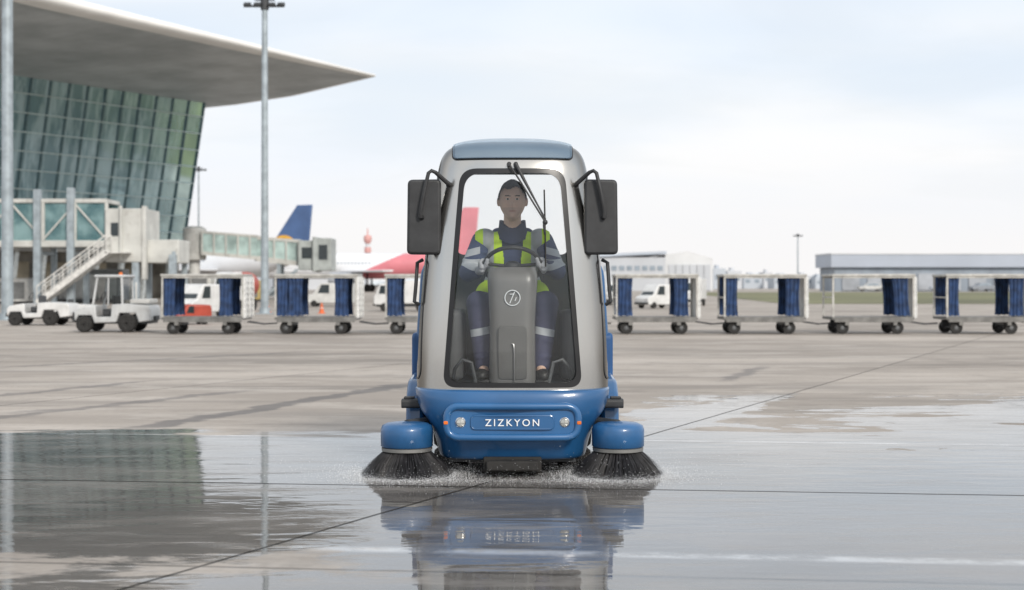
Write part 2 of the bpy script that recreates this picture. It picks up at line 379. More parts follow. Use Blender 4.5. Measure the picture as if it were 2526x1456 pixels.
tr_=g.n('ShaderNodeBsdfTransparent'); tr_.inputs[0].default_value=(.84,.91,.96,1); mx=g.n('ShaderNodeMixShader'); mx.inputs[0].default_value=.42
nt.links.new(tr_.outputs[0],mx.inputs[1]); nt.links.new(b.outputs[0],mx.inputs[2]); nt.links.new(mx.outputs[0],o_.inputs[0])
mkobj('roof_panel',capm(.014,CAPP),rm,SW,ang=40)
mkobj('roof_gasket',capm(.005,rpoly([(-.402,2.080),(.402,2.080),(.41,2.4),(-.41,2.4)],[.03,.03,.01,.01]),[(prm(rpoly([(-.388,2.094),(.388,2.094),(.393,2.5),(-.393,2.5)],[.03,.03,.01,.01]),'y',-.6,1.4),'DIFFERENCE')]),SEALM,SW,ang=40)
LOW=[(.105,.46,.12,1.1),(.12,.49,.075,1.15),(.22,.515,.02,1.15),(.33,.555,-.02,1.15),(.42,.615,-.045,1.15),(.50,.645,-.048,1.15),(.548,.652,-.036,1.15),(.566,.65,-.018,1.15),(.572,.63,.01,1.13)]
mkobj('lower_body',loft(LOW,0,0,nf=3.6,nr=7,ztop=9),BLUE,SW,ang=50)
MB().prism(rpoly([(-.745,.22),(.745,.22),(.665,1.46),(-.665,1.46)],[.06,.06,.16,.16]),'y',1.165,2.35).obj('hopper',BLUE,SW,bevel=.03,bs=3)
MB().prism(rpoly([(1.165,.2),(2.36,.2),(2.36,.9),(1.165,.9)],.05),'x',-.735,.735).obj('hopper_trim',mat('blue_trim',(.02,.09,.25),.5),SW,bevel=.02)
for sx in (-1,1):
    MB().prism(rpoly([(.42,.26),(1.15,.26),(1.15,.62),(.62,.60),(.46,.50)],.06),'x',sx*.60,sx*.725).obj('fender',BLUE,SW,bevel=.03,bs=3)
    MB().prism(rrect(.30,.42,.425,.485,.02),'x',sx*.60,sx*.745).prism(rrect(.33,.40,.485,.50,.005),'x',sx*.66,sx*.73).obj('marker_lamp',BLACKP,SW,bevel=.008)
    MB().tube([(sx*.60,.30,1.42),(sx*.635,.28,1.40),(sx*.645,.28,1.25),(sx*.655,.28,1.14),(sx*.625,.30,1.12)],.013).obj('door_handle',BLACKP,SW)
    mx=sx*.578
    mo=MB().prism(rpoly([(mx-sx*.107,1.45),(mx+sx*.118,1.452),(mx+sx*.112,1.945),(mx-sx*.107,1.948)],.035),'y',.13,.19).obj('mirror',BLACKP,SW,bevel=.018,bs=3)
    MB().prism(rrect(mx-.095,mx+.095,1.465,1.93,.03),'y',.1905,.194).obj('mirror_glass',CHROME,mo)
    MB().tube([(sx*.405,.21,1.905),(sx*.43,.15,1.925),(sx*.505,.105,1.99),(sx*.530,.095,2.0),(sx*.550,.092,1.985),(sx*.575,.092,1.88),(sx*.603,.095,1.73),(sx*.603,.105,1.70),(sx*.595,.13,1.695)],[.017,.015,.013,.013,.013,.013,.014,.017,.018],10).cyl((sx*.39,.25,1.90),(sx*.415,.18,1.912),.026).obj('mirror_arm',BLACKP,mo)
bend=lambda c:(c.x,c.y+.15*c.x*c.x,c.z)
def loop(x0,x1,z0,z1,r,y_): return [(p[0],y_,p[1]) for p in rrect(x0,x1,z0,z1,r,8)]
def densx(poly,n=10):
    out=[]
    for i,p in enumerate(poly):
        q=poly[(i+1)%len(poly)]; L=math.dist(p,q); k=max(1,int(L/.05))
        for j in range(k): out.append(tuple(a+(b_-a)*j/k for a,b_ in zip(p,q)))
    return out
LB=mat('blue_bumper',(.019,.108,.27),.36,0,.06,3,coat=.5)
MB().prism([ (p[0],p[2]) for p in densx(loop(-.44,.44,.262,.474,.09,0))],'y',-.062,.06).obj('bumper',LB,SW,bevel=.012,bs=3,fn=bend)
MB().tube(densx(loop(-.425,.425,.268,.468,.085,-.062)),.024,12,True).obj('bumper_rim',LB,SW,fn=bend)
MB().tube(densx(loop(-.265,.265,.323,.407,.03,-.064)),.007,8,True).prism([(p[0],p[2]) for p in densx(loop(-.262,.262,.326,.404,.03,0))],'y',-.07,-.05).obj('name_plate',BLUE,SW,fn=bend)
for sx in (-1,1):
    c=(sx*.335,-.045,.363)
    hl=MB().lathe([(.034,-.03),(.036,-.045),(.030,-.05),(.029,-.044),(.01,-.04)],(c[0],.0,c[2]),'y').obj('headlight',CHROME,SW)
    MB().lathe([(.029,-.048),(.024,-.056),(.010,-.061),(.001,-.062)],(c[0],.0,c[2]),'y').box((c[0],-.06,c[2]),(.003,.006,.05)).box((c[0],-.06,c[2]),(.05,.006,.003)).obj('lens',mat('lamp_lens',(.50,.50,.47),.1,.3),hl)
    MB().prism(rrect(sx*.43-.014,sx*.43+.014,.352,.374,.008),'y',-.089,-.03).obj('reflector',mat('orange_lens',(.75,.17,.02),.25),SW,bevel=.003,fn=bend)
def textmesh(s,size,ext=.002,boldness=.004):
    cu=bpy.data.curves.new('t','FONT'); cu.body=s; cu.size=size; cu.extrude=ext; cu.offset=boldness; cu.align_x='CENTER'; cu.align_y='CENTER'; cu.space_character=1.35
    to=bpy.data.objects.new('t',cu); COL.objects.link(to); bpy.context.view_layer.update(); me=evalmesh(to); bpy.data.objects.remove(to); return me
tm=textmesh('ZIZKYON',.063,.0015,.0002); tm.transform(Matrix.Rotation(math.radians(90),4,'X'))
o=mkobj('lettering',tm,WHITELET,SW,ang=30); o.location=(0,-.0725,.363)
wds=[v.co.x for v in tm.vertices]; sc=.348/(max(wds)-min(wds)); o.scale=(sc,1,1.0)
MB().bx(-.19,.19,.05,.5,.03,.13).bx(-.17,.17,-.01,.05,.045,.11).obj('suction_mouth',RUBBER,SW,bevel=.01)
MB().bx(-.42,.42,.2,1.1,.08,.18).bx(-.5,.5,1.1,2.2,.12,.25).obj('chassis',DARKIN,SW)
def wheel(parent,c,r,wd,name='wheel',rimmat=None):
    o=MB().lathe([(r*.55,-wd/2),(r*.9,-wd/2),(r,-wd*.33),(r,wd*.33),(r*.9,wd/2),(r*.55,wd/2)],c,'x',28).obj(name,RUBBER,parent)
    MB().lathe([(r*.15,-wd*.52),(r*.5,-wd*.40),(r*.56,-wd*.52),(r*.56,wd*.52),(r*.5,wd*.40),(r*.15,wd*.52)],c,'x',24).obj('rim',rimmat or GREYP,o); return o
for sx in (-1,1):
    wheel(SW,(sx*.36,.75,.19),.19,.13); wheel(SW,(sx*.52,1.75,.23),.23,.16)
HOUS=mat('blue_housing',(.018,.10,.25),.4,0,.1,6,coat=.4)
BRM=mat('bristle',(.018,.017,.019),.45,0,.4,20)
for sx in (-1,1):
    bx_,by_=sx*.695,.15
    hs=MB().lathe([(.16,.186),(.172,.194),(.173,.30),(.163,.328),(.13,.344),(.04,.353)],(bx_,by_,0),'z',40).obj('brush_housing',HOUS,SW,ang=60)
    MB().lathe([(.155,.158),(.166,.162),(.168,.182),(.158,.1855)],(bx_,by_,0),'z',40).obj('brush_plate',mat('worn_grey_steel',(.25,.25,.24),.5,.5),hs)
    MB().tube([(sx*.45,.45,.30),(sx*.58,.30,.33),(bx_,by_,.33)],.035,10).bx(bx_-.05,bx_+.05,by_,by_+.35,.20,.28).obj('brush_arm',DARKIN,hs)
    m=MB(); m.cyl((bx_,by_,.12),(bx_,by_,.158),.13,.14,24)
    random.seed(5+sx)
    for i in range(1900):
        a=random.uniform(0,2*math.pi); a=round(a*26/math.pi)*math.pi/26+random.gauss(0,.030); r0=random.uniform(.10,.157); k=(r0-.10)/.057
        r1=.19+.112*k+random.gauss(0,.010); a2=a+random.gauss(0,.045)
        z1=max(.002,random.gauss(.008,.006)); zm=.08
        p0=Vector((bx_+r0*math.cos(a),by_+r0*math.sin(a),.158))
        rm_=(r0*.5+r1*.5)
        p1=Vector((bx_+rm_*math.cos(a),by_+rm_*math.sin(a),zm+.012))
        p2=Vector((bx_+r1*math.cos(a2),by_+r1*math.sin(a2),z1))
        t=Vector((-math.sin(a),math.cos(a),0))*.0020; u=Vector((math.cos(a),math.sin(a),.6))*.0013
        rg=[]
        for p,s_ in ((p0,1),(p1,.9),(p2,.6)): rg.append([m.bm.verts.new(p+q*s_) for q in (t,u,-t)])
        for A,B2 in zip(rg,rg[1:]):
            for q in range(3): m.bm.faces.new((A[q],A[(q+1)%3],B2[(q+1)%3],B2[q]))
    m.obj('bristles',BRM,hs)
def sp_(x_,z_,o_): return (x_,surf(x_,z_)-o_,z_)
wp=MB()
for x0 in (-.022,.022): wp.cyl(sp_(x0,2.045,-.01),sp_(x0,2.045,.035),.017,.014)
wp.tube([sp_(-.022,2.045,.03),sp_(.05,1.93,.04),sp_(.14,1.78,.04),sp_(.212,1.665,.035)],.006)
wp.tube([sp_(.022,2.045,.03),sp_(.08,1.93,.045),sp_(.16,1.78,.045),sp_(.215,1.68,.035)],[.013,.01,.006,.006])
wp.tube([sp_(.212,1.69,.03),sp_(.205,1.64,.03),sp_(.212,1.58,.02)],.008)
wo=wp.sph(sp_(.213,1.66,.03),.018,10).obj('wiper',BLACKP,SW)
MB().tube([sp_(.208,1.875,.010),sp_(.212,1.66,.012),sp_(.216,1.37,.012)],.005).tube([sp_(.21,1.80,.02),sp_(.212,1.66,.026),sp_(.215,1.48,.02)],.005).obj('wiper_blade',RUBBER,wo)
MB().prism(rrect(-.59,.59,.12,1.1,.15),'z',.578,.60).obj('cab_floor',DARKIN,SW)
CONS=mat('console_grey',(.165,.16,.155),.38,0,.05,5)
m=MB()
zs=np.linspace(.6,1.37,16); rings=[]
for z_ in zs:
    k=(z_-.6)/.77; hw=.155-.004*math.sin(k*3)+ .020*max(0,(k-.5)/.5)**1.3; yo=.13+.04*k
    kk=max(0,(k-.88)/.12); hw*=1-.12*kk**2; pl_=rpoly([(-hw,yo+.05*kk**2),(hw,yo+.05*kk**2),(hw,yo+.20),(-hw,yo+.20)],[.085,.085,.03,.03],9)
    rings.append([m.bm.verts.new((p[0],p[1],z_)) for p in pl_])
for A,B2 in zip(rings,rings[1:]):
    n=len(A)
    for q in range(n): m.bm.faces.new((A[q],A[(q+1)%n],B2[(q+1)%n],B2[q]))
m.bm.faces.new(rings[0]); m.bm.faces.new(rings[-1]); bmesh.ops.recalc_face_normals(m.bm,faces=m.bm.faces)
con=m.obj('console',CONS,SW,ang=50)
MB().prism(rrect(-.095,.095,.63,.98,.03),'y',.125,.145).obj('console_panel',mat('console_panel_grey',(.13,.127,.123),.45),con,bevel=.004)
em=MB(); ez,ey=1.166,.150
em.tube([(.050*math.cos(a),ey,ez+.050*math.sin(a)) for a in np.linspace(0,2*math.pi,40)[:-1]],.0040,6,True)
em.beam((.014,ey,ez+.040),(-.018,ey,ez-.036),.007,.006).beam((-.018,ey,ez+.024),(.008,ey,ez+.026),.006,.005).beam((.026,ey,ez+.004),(.016,ey,ez-.020),.006,.005)
em.obj('emblem',WHITELET,con)
MB().tube([(.012,.112,.62),(.012,.108,.80),(.008,.108,.86),(-.004,.112,.868)],.0045).obj('lever',mat('lever_steel',(.45,.45,.45),.3,.8),SW)
WC=Vector((0,.40,1.375)); tl=math.radians(42); e_s=Vector((1,0,0)); e_u=Vector((0,-math.cos(tl),math.sin(tl))); e_n=e_s.cross(e_u)
WR=.19
st=MB().tube([WC+e_s*WR*math.cos(a)+e_u*WR*math.sin(a) for a in np.linspace(0,2*math.pi,41)[:-1]],.0145,10,True)
for a in (0.15,math.pi-.15,-math.pi/2): st.cyl(WC,WC+e_s*WR*math.cos(a)+e_u*WR*math.sin(a),.014,.010,8)
st.sph(WC,(.06,.05,.04)).cyl(WC,(0,.28,1.2),.03)
st.obj('steering_wheel',BLACKP,SW)
MB().prism(rrect(-.24,.24,.66,1.1,.06),'z',.78,.98).bx(-.2,.2,.75,1.08,.60,.78).prism(rpoly([(1.0,.95),(1.09,.95),(1.13,1.45),(1.05,1.45)],.03),'x',-.23,.23).obj('driver_seat',DARKIN,SW,bevel=.03,bs=3)
for sx in (-1,1):
    MB().prism(rrect(sx*.45-.12,sx*.45+.12,.45,1.05,.08),'z',.6,1.08).obj('side_console',mat('side_console_grey',(.10,.103,.107),.5),SW,bevel=.03)
    MB().tube([(sx*.40,.2,.60),(sx*.38,.16,.70),(sx*.33,.16,.76),(sx*.27,.16,.74),(sx*.24,.18,.6)],.012).obj('cab_rail',GREYP,SW)
# ---------------------------------------------------------------- driver
PER=thing('person',(0.003,9.2,0),'driver in navy work clothes and yellow vest gripping the steering wheel','person')
def remesh(mb,vox,smooth=0,fn=None):
    me=mb.mesh(); o=bpy.data.objects.new('t',me); COL.objects.link(o)
    r=o.modifiers.new('r','REMESH'); r.mode='VOXEL'; r.voxel_size=vox
    if smooth:
        s_=o.modifiers.new('s','SMOOTH'); s_.iterations=smooth; s_.factor=.5
    bpy.context.view_layer.update(); out=evalmesh(o); bpy.data.objects.remove(o)
    return out
sh={-1:(-.215,.79,1.555),1:(.215,.79,1.555)}
el={-1:(-.305,.68,1.34),1:(.305,.68,1.35)}
wr={-1:(-.235,.49,1.345),1:(.23,.49,1.375)}
HA={-1:math.pi-.02,1:.08}
def hand(mb,sx,k=0.0):
    a=HA[sx]; rc=WC+e_s*WR*math.cos(a)+e_u*WR*math.sin(a)
    e1=(e_s*math.cos(a)+e_u*math.sin(a)); tdir=(-e_s*math.sin(a)+e_u*math.cos(a))*(1 if sx>0 else -1)
    e2=-e_n
    W_=Vector(wr[sx]); pc=rc+e1*.018-e2*.032
    mb.cap(W_,pc,.028+k,.024+k,12)
    for j in range(4):
        off=tdir*(.033-.022*j)
        ln=[1.0,1.08,1.02,.86][j]
        pts=[]
        for ang,R in ((-55,.034),(0,.031),(60,.029),(118,.027),(168*ln,.025)):
            q=math.radians(ang); pts.append(rc+off+e1*R*math.cos(q)+e2*R*math.sin(q))
        rs=[.0125,.0118,.011,.0102,.009]
        mb.cap(pc+off*.8,pts[0],.017+k,rs[0]+k,10)
        for i in range(4): mb.cap(pts[i],pts[i+1],rs[i]+k,rs[i+1]+k,10)
    th=[pc+tdir*.01-e1*.01, rc+tdir*.035-e1*.008-e2*.030, rc+tdir*.060-e1*.016-e2*.022, rc+tdir*.080-e1*.020-e2*.012]
    for i in range(3): mb.cap(th[i],th[i+1],[.017,.0135,.012][i]+k,[.0135,.012,.0105][i]+k,10)
def headf():
    bm=bmesh.new(); bmesh.ops.create_uvsphere(bm,u_segments=72,v_segments=60,radius=1)
    def ga(d,s_): return math.exp(-(d/s_)**2)
    for v in bm.verts:
        n=v.co.copy(); X,Y,Z=n
        p=Vector((X*.092,Y*.112,Z*.138))
        if Z<0: p.x*=1-.20*(-Z)**1.5; p.y*=1-.10*(-Z)**1.5
        if Z<-.3 and Y<0: p.y-=.006*min(1,(-Z-.3)*2)
        if Z<-.5: p.x*=1-.06*ga(Z+1,.3)
        if Y<0:
            fz=p.z; fx=p.x
            p.y+= .012*ga(Y+1,.25)*.5
            p.y-= .026*ga(fx,.014)*max(0,min(1,(.022-fz)/.055))*ga(fz+.032,.030)*1.2
            p.y-= .010*ga(fx,.010)*ga(fz-.005,.03)
            p.y-= .006*ga(fx,.024)*ga(fz+.035,.012)
            p.y-= .007*ga(abs(fx)-.03,.03)*ga(fz-.034,.012)
            p.y+= .008*ga(abs(fx)-.033,.018)*ga(fz-.010,.014)
            p.y-= .006*ga(fx,.026)*ga(fz+.066,.010)
            p.y-= .005*ga(fx,.024)*ga(fz+.082,.008)
            p.y+= .003*ga(fx,.03)*ga(fz+.074,.004)
            p.y-= .012*ga(fx,.028)*ga(fz+.115,.020)
            p.y-= .004*ga(abs(fx)-.05,.02)*ga(fz+.02,.02)
        v.co=p
    return bm
HC=Vector((0,.62,1.832))
b_=MB()
b_.sph((0,.86,1.10),(.17,.13,.12)).sph((0,.85,1.28),(.15,.11,.16)).sph((0,.83,1.46),(.18,.115,.16)).sph((0,.80,1.56),(.20,.08,.06))
b_.cap((0,.78,1.57),(0,.66,1.74),.064,.060)
for sx in (-1,1):
    b_.cap(sh[sx],el[sx],.055,.046).cap(el[sx],wr[sx],.043,.028)
    hip=(sx*.10,.82,1.08); kn=(sx*.225,.42,1.13); an=(sx*.19,.36,.70)
    b_.cap(hip,kn,.085,.062).cap(kn,an,.058,.038).cap(an,(sx*.20,.22,.64),.036,.03)
    hand(b_,sx)
    b_.sph((sx*.096,.635,1.828),(.012,.020,.034),12,Matrix.Rotation(sx*.3,4,'Z'))
hb=headf(); hm=bpy.data.meshes.new('h'); hb.to_mesh(hm); hb.free(); hm.transform(Matrix.Translation(HC)@Matrix.Rotation(math.radians(-1.5),4,'X')); b_.bm.from_mesh(hm)
bme=remesh(b_,.0042,2)
SKIN=mat('skin',(.78,.52,.40),.5,0,.06,9,bump=.1,bscale=200); LIPS=mat('lips',(.52,.27,.22),.5); BROW=mat('brow',(.10,.065,.045),.8); EYEW=mat('eye_white',(.7,.66,.62),.3); IRIS=mat('iris',(.04,.03,.024),.2); STUB=mat('stubble',(.64,.43,.34),.6)
for mm in (SKIN,LIPS,BROW,EYEW,IRIS,STUB): bme.materials.append(mm)
for p in bme.polygons:
    c=p.center-HC
    if c.y<-.055 and -.15<c.z<.08:
        ax=abs(c.x); i=0
        if abs(c.z+.074)<.0055 and ax<.024*(1-abs(c.z+.074)/.02): i=1
        elif abs(c.z-(.031+.12*min(ax,.035)-.004))<.0034 and .013<ax<.052: i=2
        elif ((ax-.032)/.014)**2+((c.z-.008)/.0055)**2<1: i=4 if ((ax-.032)/.0065)**2+((c.z-.008)/.0065)**2<1 else 3
        elif c.z<-.05 and ax<.075: i=5
        p.material_index=i
mkobj('body',bme,None,PER,ang=180)
hb=headf(); 
for v in hb.verts:
    n=noise.noise(v.co*45)*.004; v.co=v.co*1.055+v.co.normalized()*(.004+n)
geom=[f for f in hb.faces if (lambda c: (c.y<-.03 and c.z<.084+.01*math.sin(c.x*60)-max(0,abs(c.x)-.055)*1.0) or (c.y>=-.03 and c.z<.01 and c.y<.02) or (c.z<-.03))(f.calc_center_median())]
bmesh.ops.delete(hb,geom=geom,context='FACES'); hm=bpy.data.meshes.new('hair'); hb.to_mesh(hm); hb.free(); hm.transform(Matrix.Translation(HC))
mkobj('hair',hm,mat('dark_hair',(.045,.031,.024),.6,0,.4,60,bump=.8,bscale=250),PER,ang=180)
def bandmat(name,col,fn):
    m,g,b=newmat(name); tc=g.n('ShaderNodeTexCoord'); sp=g.n('ShaderNodeSeparateXYZ'); g.put(sp.inputs[0],tc.outputs['Object'])
    n=g.noise(tc.outputs['Object'],5,3); c=g.mix(g.ss(n,.3,.7),tuple(q*.85 for q in col),tuple(q*1.12 for q in col))
    c=fn(g,sp.outputs,c); g.put(b.inputs['Base Color'],c); b.inputs['Roughness'].default_value=.75
    bp=g.n('ShaderNodeBump'); bp.inputs['Strength'].default_value=.55; bp.inputs['Distance'].default_value=.02
    g.put(bp.inputs['Height'],g.noise(tc.outputs['Object'],9,2,.5,.8)); g.put(b.inputs['Normal'],bp.outputs[0]); return m
def band(g,v,a,b): return g.m('MULTIPLY',g.m('GREATER_THAN',v,a),g.m('LESS_THAN',v,b))
def jf(g,o,c):
    ax=g.m('ABSOLUTE',o[0]); arm=g.m('GREATER_THAN',ax,.225)
    bnd=g.m('MULTIPLY',arm,g.m('MAXIMUM',band(g,g.m('ADD',o[2],g.m('MULTIPLY',ax,.25)),1.525,1.575),band(g,g.m('SUBTRACT',o[2],g.m('MULTIPLY',o[1],.2)),1.255,1.30)))
    return g.mix(bnd,c,(.46,.48,.51))
def tf(g,o,c):
    return g.mix(g.m('MULTIPLY',band(g,g.m('ADD',o[2],g.m('MULTIPLY',g.m('ABSOLUTE',o[0]),.2)),.955,1.005),g.m('LESS_THAN',o[1],.6)),c,(.46,.48,.51))
j=MB()
j.sph((0,.86,1.10),(.19,.15,.12)).sph((0,.85,1.25),(.18,.135,.16)).sph((0,.83,1.45),(.20,.135,.165)).sph((0,.80,1.56),(.20,.09,.065)).cap((-.1,.80,1.60),(.1,.80,1.60),.055,.055)
for sx in (-1,1):
    j.cap(sh[sx],el[sx],.076,.068,20).cap(el[sx],Vector(el[sx]).lerp(Vector(wr[sx]),.95),.068,.048,20)
    for t in (.35,.6,.8): j.sph(Vector(sh[sx]).lerp(Vector(el[sx]),t)+Vector((random.uniform(-.01,.01),-.01,0)),(.078,.078,.022))
mkobj('jacket',remesh(j,.007,5),bandmat('navy_jacket',(.048,.068,.145),jf),PER,ang=180)
cm=MB(); rg=[]
for z_,r_,dy in ((1.585,.115,.01),(1.65,.097,-.008),(1.70,.092,-.022),(1.69,.080,-.018),(1.62,.077,0)):
    rg.append([cm.bm.verts.new((r_*math.cos(a),.755+dy+r_*math.sin(a)*.9,z_-.055*max(0,-math.sin(a))**4+.008*math.sin(3*a))) for a in np.linspace(0,2*math.pi,41)[:-1]])
for A,B2 in zip(rg,rg[1:]):
    for q in range(40): cm.bm.faces.new((A[q],A[(q+1)%40],B2[(q+1)%40],B2[q]))
bmesh.ops.recalc_face_normals(cm.bm,faces=cm.bm.faces); cm.obj('collar',mat('navy_collar',(.030,.040,.088),.8),PER,ang=180)
v_=MB(); v_.sph((0,.86,1.10),(.215,.175,.12),32).sph((0,.85,1.25),(.205,.158,.165),32).sph((0,.83,1.45),(.222,.152,.18),32).sph((0,.80,1.568),(.215,.108,.078),32)
for sx in (-1,1): v_.sph((sx*.195,.79,1.565),(.092,.098,.085),24).sph((sx*.14,.74,1.19),(.12,.12,.10),24)
vm=remesh(v_,.007,5); bm=bmesh.new(); bm.from_mesh(vm)
dl=[]
for f in bm.faces:
    c=f.calc_center_median(); ax=abs(c.x)
    if c.y<.80 and ax<.058+max(0,c.z-1.42)*.12: dl.append(f)
    elif c.z<1.03: dl.append(f)
    elif ax>.262: dl.append(f)
    elif ((c.x/.11)**2+((c.y-.79)/.11)**2<1) and c.z>1.5: dl.append(f)
bmesh.ops.delete(bm,geom=dl,context='FACES'); bm.to_mesh(vm); bm.free()
def vf(g,o,c):
    ax=g.m('ABSOLUTE',o[0])
    r=g.m('MULTIPLY',band(g,ax,.130,.205),g.m('GREATER_THAN',o[2],1.33))
    r=g.m('MAXIMUM',r,band(g,o[2],1.285,1.33)); 
    r=g.m('MAXIMUM',r,band(g,o[2],1.13,1.17))
    return g.mix(r,c,(.42,.44,.45))
mkobj('safety_vest',vm,bandmat('hi_vis_yellow',(.56,.80,.03),vf),PER,ang=180)
t_=MB(); t_.sph((0,.86,1.08),(.19,.155,.115))
for sx in (-1,1):
    hip=(sx*.11,.82,1.07); kn=(sx*.228,.42,1.125); an=(sx*.195,.36,.715)
    t_.cap(hip,kn,.112,.088,20).cap(kn,an,.085,.060,20)
    for t in (.3,.6,.88): t_.sph(Vector(kn).lerp(Vector(an),t)+Vector((random.uniform(-.006,.006),0,0)),(.078-.012*t,.082-.012*t,.04),16,Matrix.Rotation(random.uniform(-.4,.4),4,'Y'))
mkobj('trousers',remesh(t_,.007,4),bandmat('navy_trousers',(.055,.058,.112),tf),PER,ang=180)
for sx in (-1,1):
    MB().cap((sx*.195,.37,.655),(sx*.205,.20,.645),.05,.042).bx(sx*.2-.05,sx*.2+.05,.17,.41,.601,.625).obj('shoe',mat('black_leather',(.02,.019,.018),.45),PER,bevel=.01)
    gm_=MB(); hand(gm_,sx,.0022); gm_.cap(wr[sx],Vector(wr[sx])+(Vector(el[sx])-Vector(wr[sx]))*.08,.033,.036)
    mkobj('glove',remesh(gm_,.003,1),mat('light_grey_glove',(.46,.47,.50),.75,0,.15,30,bump=.3,bscale=150),PER,ang=180)
# ---------------------------------------------------------------- spray
sm=MB(); random.seed(3)
def drop(p,r):
    bm=sm.bm; vs=[bm.verts.new((p[0]+a*r,p[1]+b2*r,p[2]+c*r*1.2)) for a,b2,c in ((1,0,0),(-1,0,0),(0,1,0),(0,-1,0),(0,0,1),(0,0,-1))]
    for t in ((0,2,4),(2,1,4),(1,3,4),(3,0,4),(2,0,5),(1,2,5),(3,1,5),(0,3,5)): bm.faces.new([vs[q] for q in t])
for sx in (-1,1):
    for i in range(8000):
        a=random.uniform(0,2*math.pi); dens=.5+.5*noise.noise(Vector((math.cos(a)*3,math.sin(a)*3,sx)))
        r=.31+random.expovariate(10); front=max(0,-math.sin(a))
        z=min(.2,random.expovariate(50+60*front)*(.4+1.2*dens)); drop((sx*.695+r*math.cos(a),9.35+r*math.sin(a)*.9,z+.001),random.choice((.0006,.0008,.0010,.0012,.0017)))
    for i in range(350):
        drop((sx*.695+random.gauss(0,.5),9.25+random.gauss(0,.3),abs(random.gauss(0,.08))+.01),random.choice((.0010,.0014,.0019)))
for i in range(4000): drop((random.uniform(-.95,.95)+random.gauss(0,.1),9.02+random.gauss(0,.05)+.05*random.random(),random.expovariate(75)),random.choice((.0007,.0010,.0013)))
wm,g,b=newmat('water_droplets'); b.inputs['Base Color'].default_value=(.92,.94,.96,1); b.inputs['Roughness'].default_value=.15; b.inputs['IOR'].default_value=1.33
o=sm.obj('water_spray',wm,ang=180); o['kind']='stuff'
# ---------------------------------------------------------------- baggage carts
NAVYC=mat('navy_curtain',(.022,.052,.135),.75,0,.3,6,bump=.4,bscale=12)
CFR=mat('cart_frame',(.48,.47,.44),.5,.2,.15,3,dirt=((.20,.175,.15),.7))
CEND=mat('cart_end_panel',(.78,.78,.76),.5,0,.1,3,dirt=((.35,.33,.30),.4))
CBED=mat('cart_bed',(.20,.195,.185),.6,.3,.2,4)
L=2.05; D=1.15
def cart(name,xl,curt,label):
    e=thing(name,(xl+L/2,35.3,0),label,'baggage cart','baggage carts coupled in a train')
    h=L/2
    MB().bx(-h,h,0,D,.36,.43).bx(-h+.05,h-.05,-.006,.03,.30,.365).bx(-.7,-.6,0,D,.22,.36).bx(.5,.6,0,D,.22,.36).obj('cart_bed',CBED,e,bevel=.006)
    fr=MB()
    for px in (-h+.025,h-.025):
        for py in (.025,D-.025): fr.bx(px-.022,px+.022,py-.022,py+.022,.43,1.44)
    fr.bx(-h+.003,h-.003,.004,.046,1.40,1.439).bx(-h+.003,h-.003,D-.046,D-.004,1.40,1.439)
    fr.bx(-h,-h+.03,.05,D-.05,.9,.93)
    fr.obj('frame',CFR,e)
    MB().bx(-h-.02,h+.02,-.02,D+.02,1.44,1.50).obj('roof',CFR,e,bevel=.012)
    ep=MB()
    ep.bx(h+.001,h+.028,.0,D,.40,1.438)
    for k in range(7): ep.bx(h+.028,h+.045,.02,D-.02,.45+k*.14,.50+k*.14)
    for k in (0,.5,1): ep.bx(h+.045,h+.06,k*(D-.05),k*(D-.05)+.05,.42,1.43)
    ep.obj('end_panel',CEND,e)
    for (c0,c1,sk) in curt:
        for yy in (.052,D-.052):
            m=MB(); nx=max(8,int((c1-c0)*70)); rows=[]
            for zi in range(9):
                t=zi/8; z_=1.42-t*.96; row=[]
                for xi in range(nx+1):
                    s_=xi/nx; w_=1-.12*math.sin(t*math.pi)
                    xx=-h+(c0+c1)/2+(s_-.5)*(c1-c0)*w_+sk*t
                    row.append(m.bm.verts.new((xx,yy+.022*math.sin(s_*nx*.9+t*1.5+c0*9)+.006*math.sin(s_*31),z_+.008*math.sin(s_*17)*t)))
                rows.append(row)
            for A,B2 in zip(rows,rows[1:]):
                for q in range(nx): m.bm.faces.new((A[q],A[q+1],B2[q+1],B2[q]))
            m.obj('curtain',NAVYC,e,ang=180)
    for px in (-.75,.62):
        for py in (.12,D-.12):
            w_=MB().lathe([(.085,-.04),(.15,-.045),(.16,-.02),(.16,.02),(.15,.045),(.085,.04)],(px,py,.16),'y',24).obj('wheel',RUBBER,e)
            MB().lathe([(.02,-.05),(.06,-.035),(.070,-.043),(.070,.043),(.06,.035),(.02,.05)],(px,py,.16),'y',20).obj('rim',GREYP,w_)
        MB().bx(px-.03,px+.03,.1,D-.1,.14,.19).bx(px-.12,px+.12,.2,.26,.16,.34).bx(px-.12,px+.12,D-.26,D-.2,.16,.34).obj('axle',DARKIN,e)
    MB().beam((h+.02,D/2-.15,.30),(h+.42,D/2,.24),.04,.04).beam((h+.02,D/2+.15,.30),(h+.42,D/2,.24),.04,.04).beam((h+.38,D/2,.24),(h+.74,D/2,.26),.035,.035).obj('drawbar',DARKIN,e)
    return e
lab='empty white framed baggage cart with navy curtains tied at its posts'
for xl,cu in [(-8.73,[(.02,.35,0),(1.42,1.78,0)]),(-5.91,[(.02,.33,0),(.34,.70,0),(1.48,1.84,0)]),(-3.16,[(.02,.42,0),(1.5,1.85,0)]),(-.28,[(.02,.36,0),(1.5,1.85,0)]),(2.58,[(.02,.43,0),(1.45,1.82,0)]),(5.27,[(.02,.36,0),(1.54,1.9,0)]),(7.97,[(1.5,1.9,.06)]),(10.81,[(.02,.34,0),(1.57,1.95,0)])]:
    cart('baggage_cart',xl,cu,'white framed baggage cart with a single navy curtain hanging askew' if len(cu)==1 else lab)
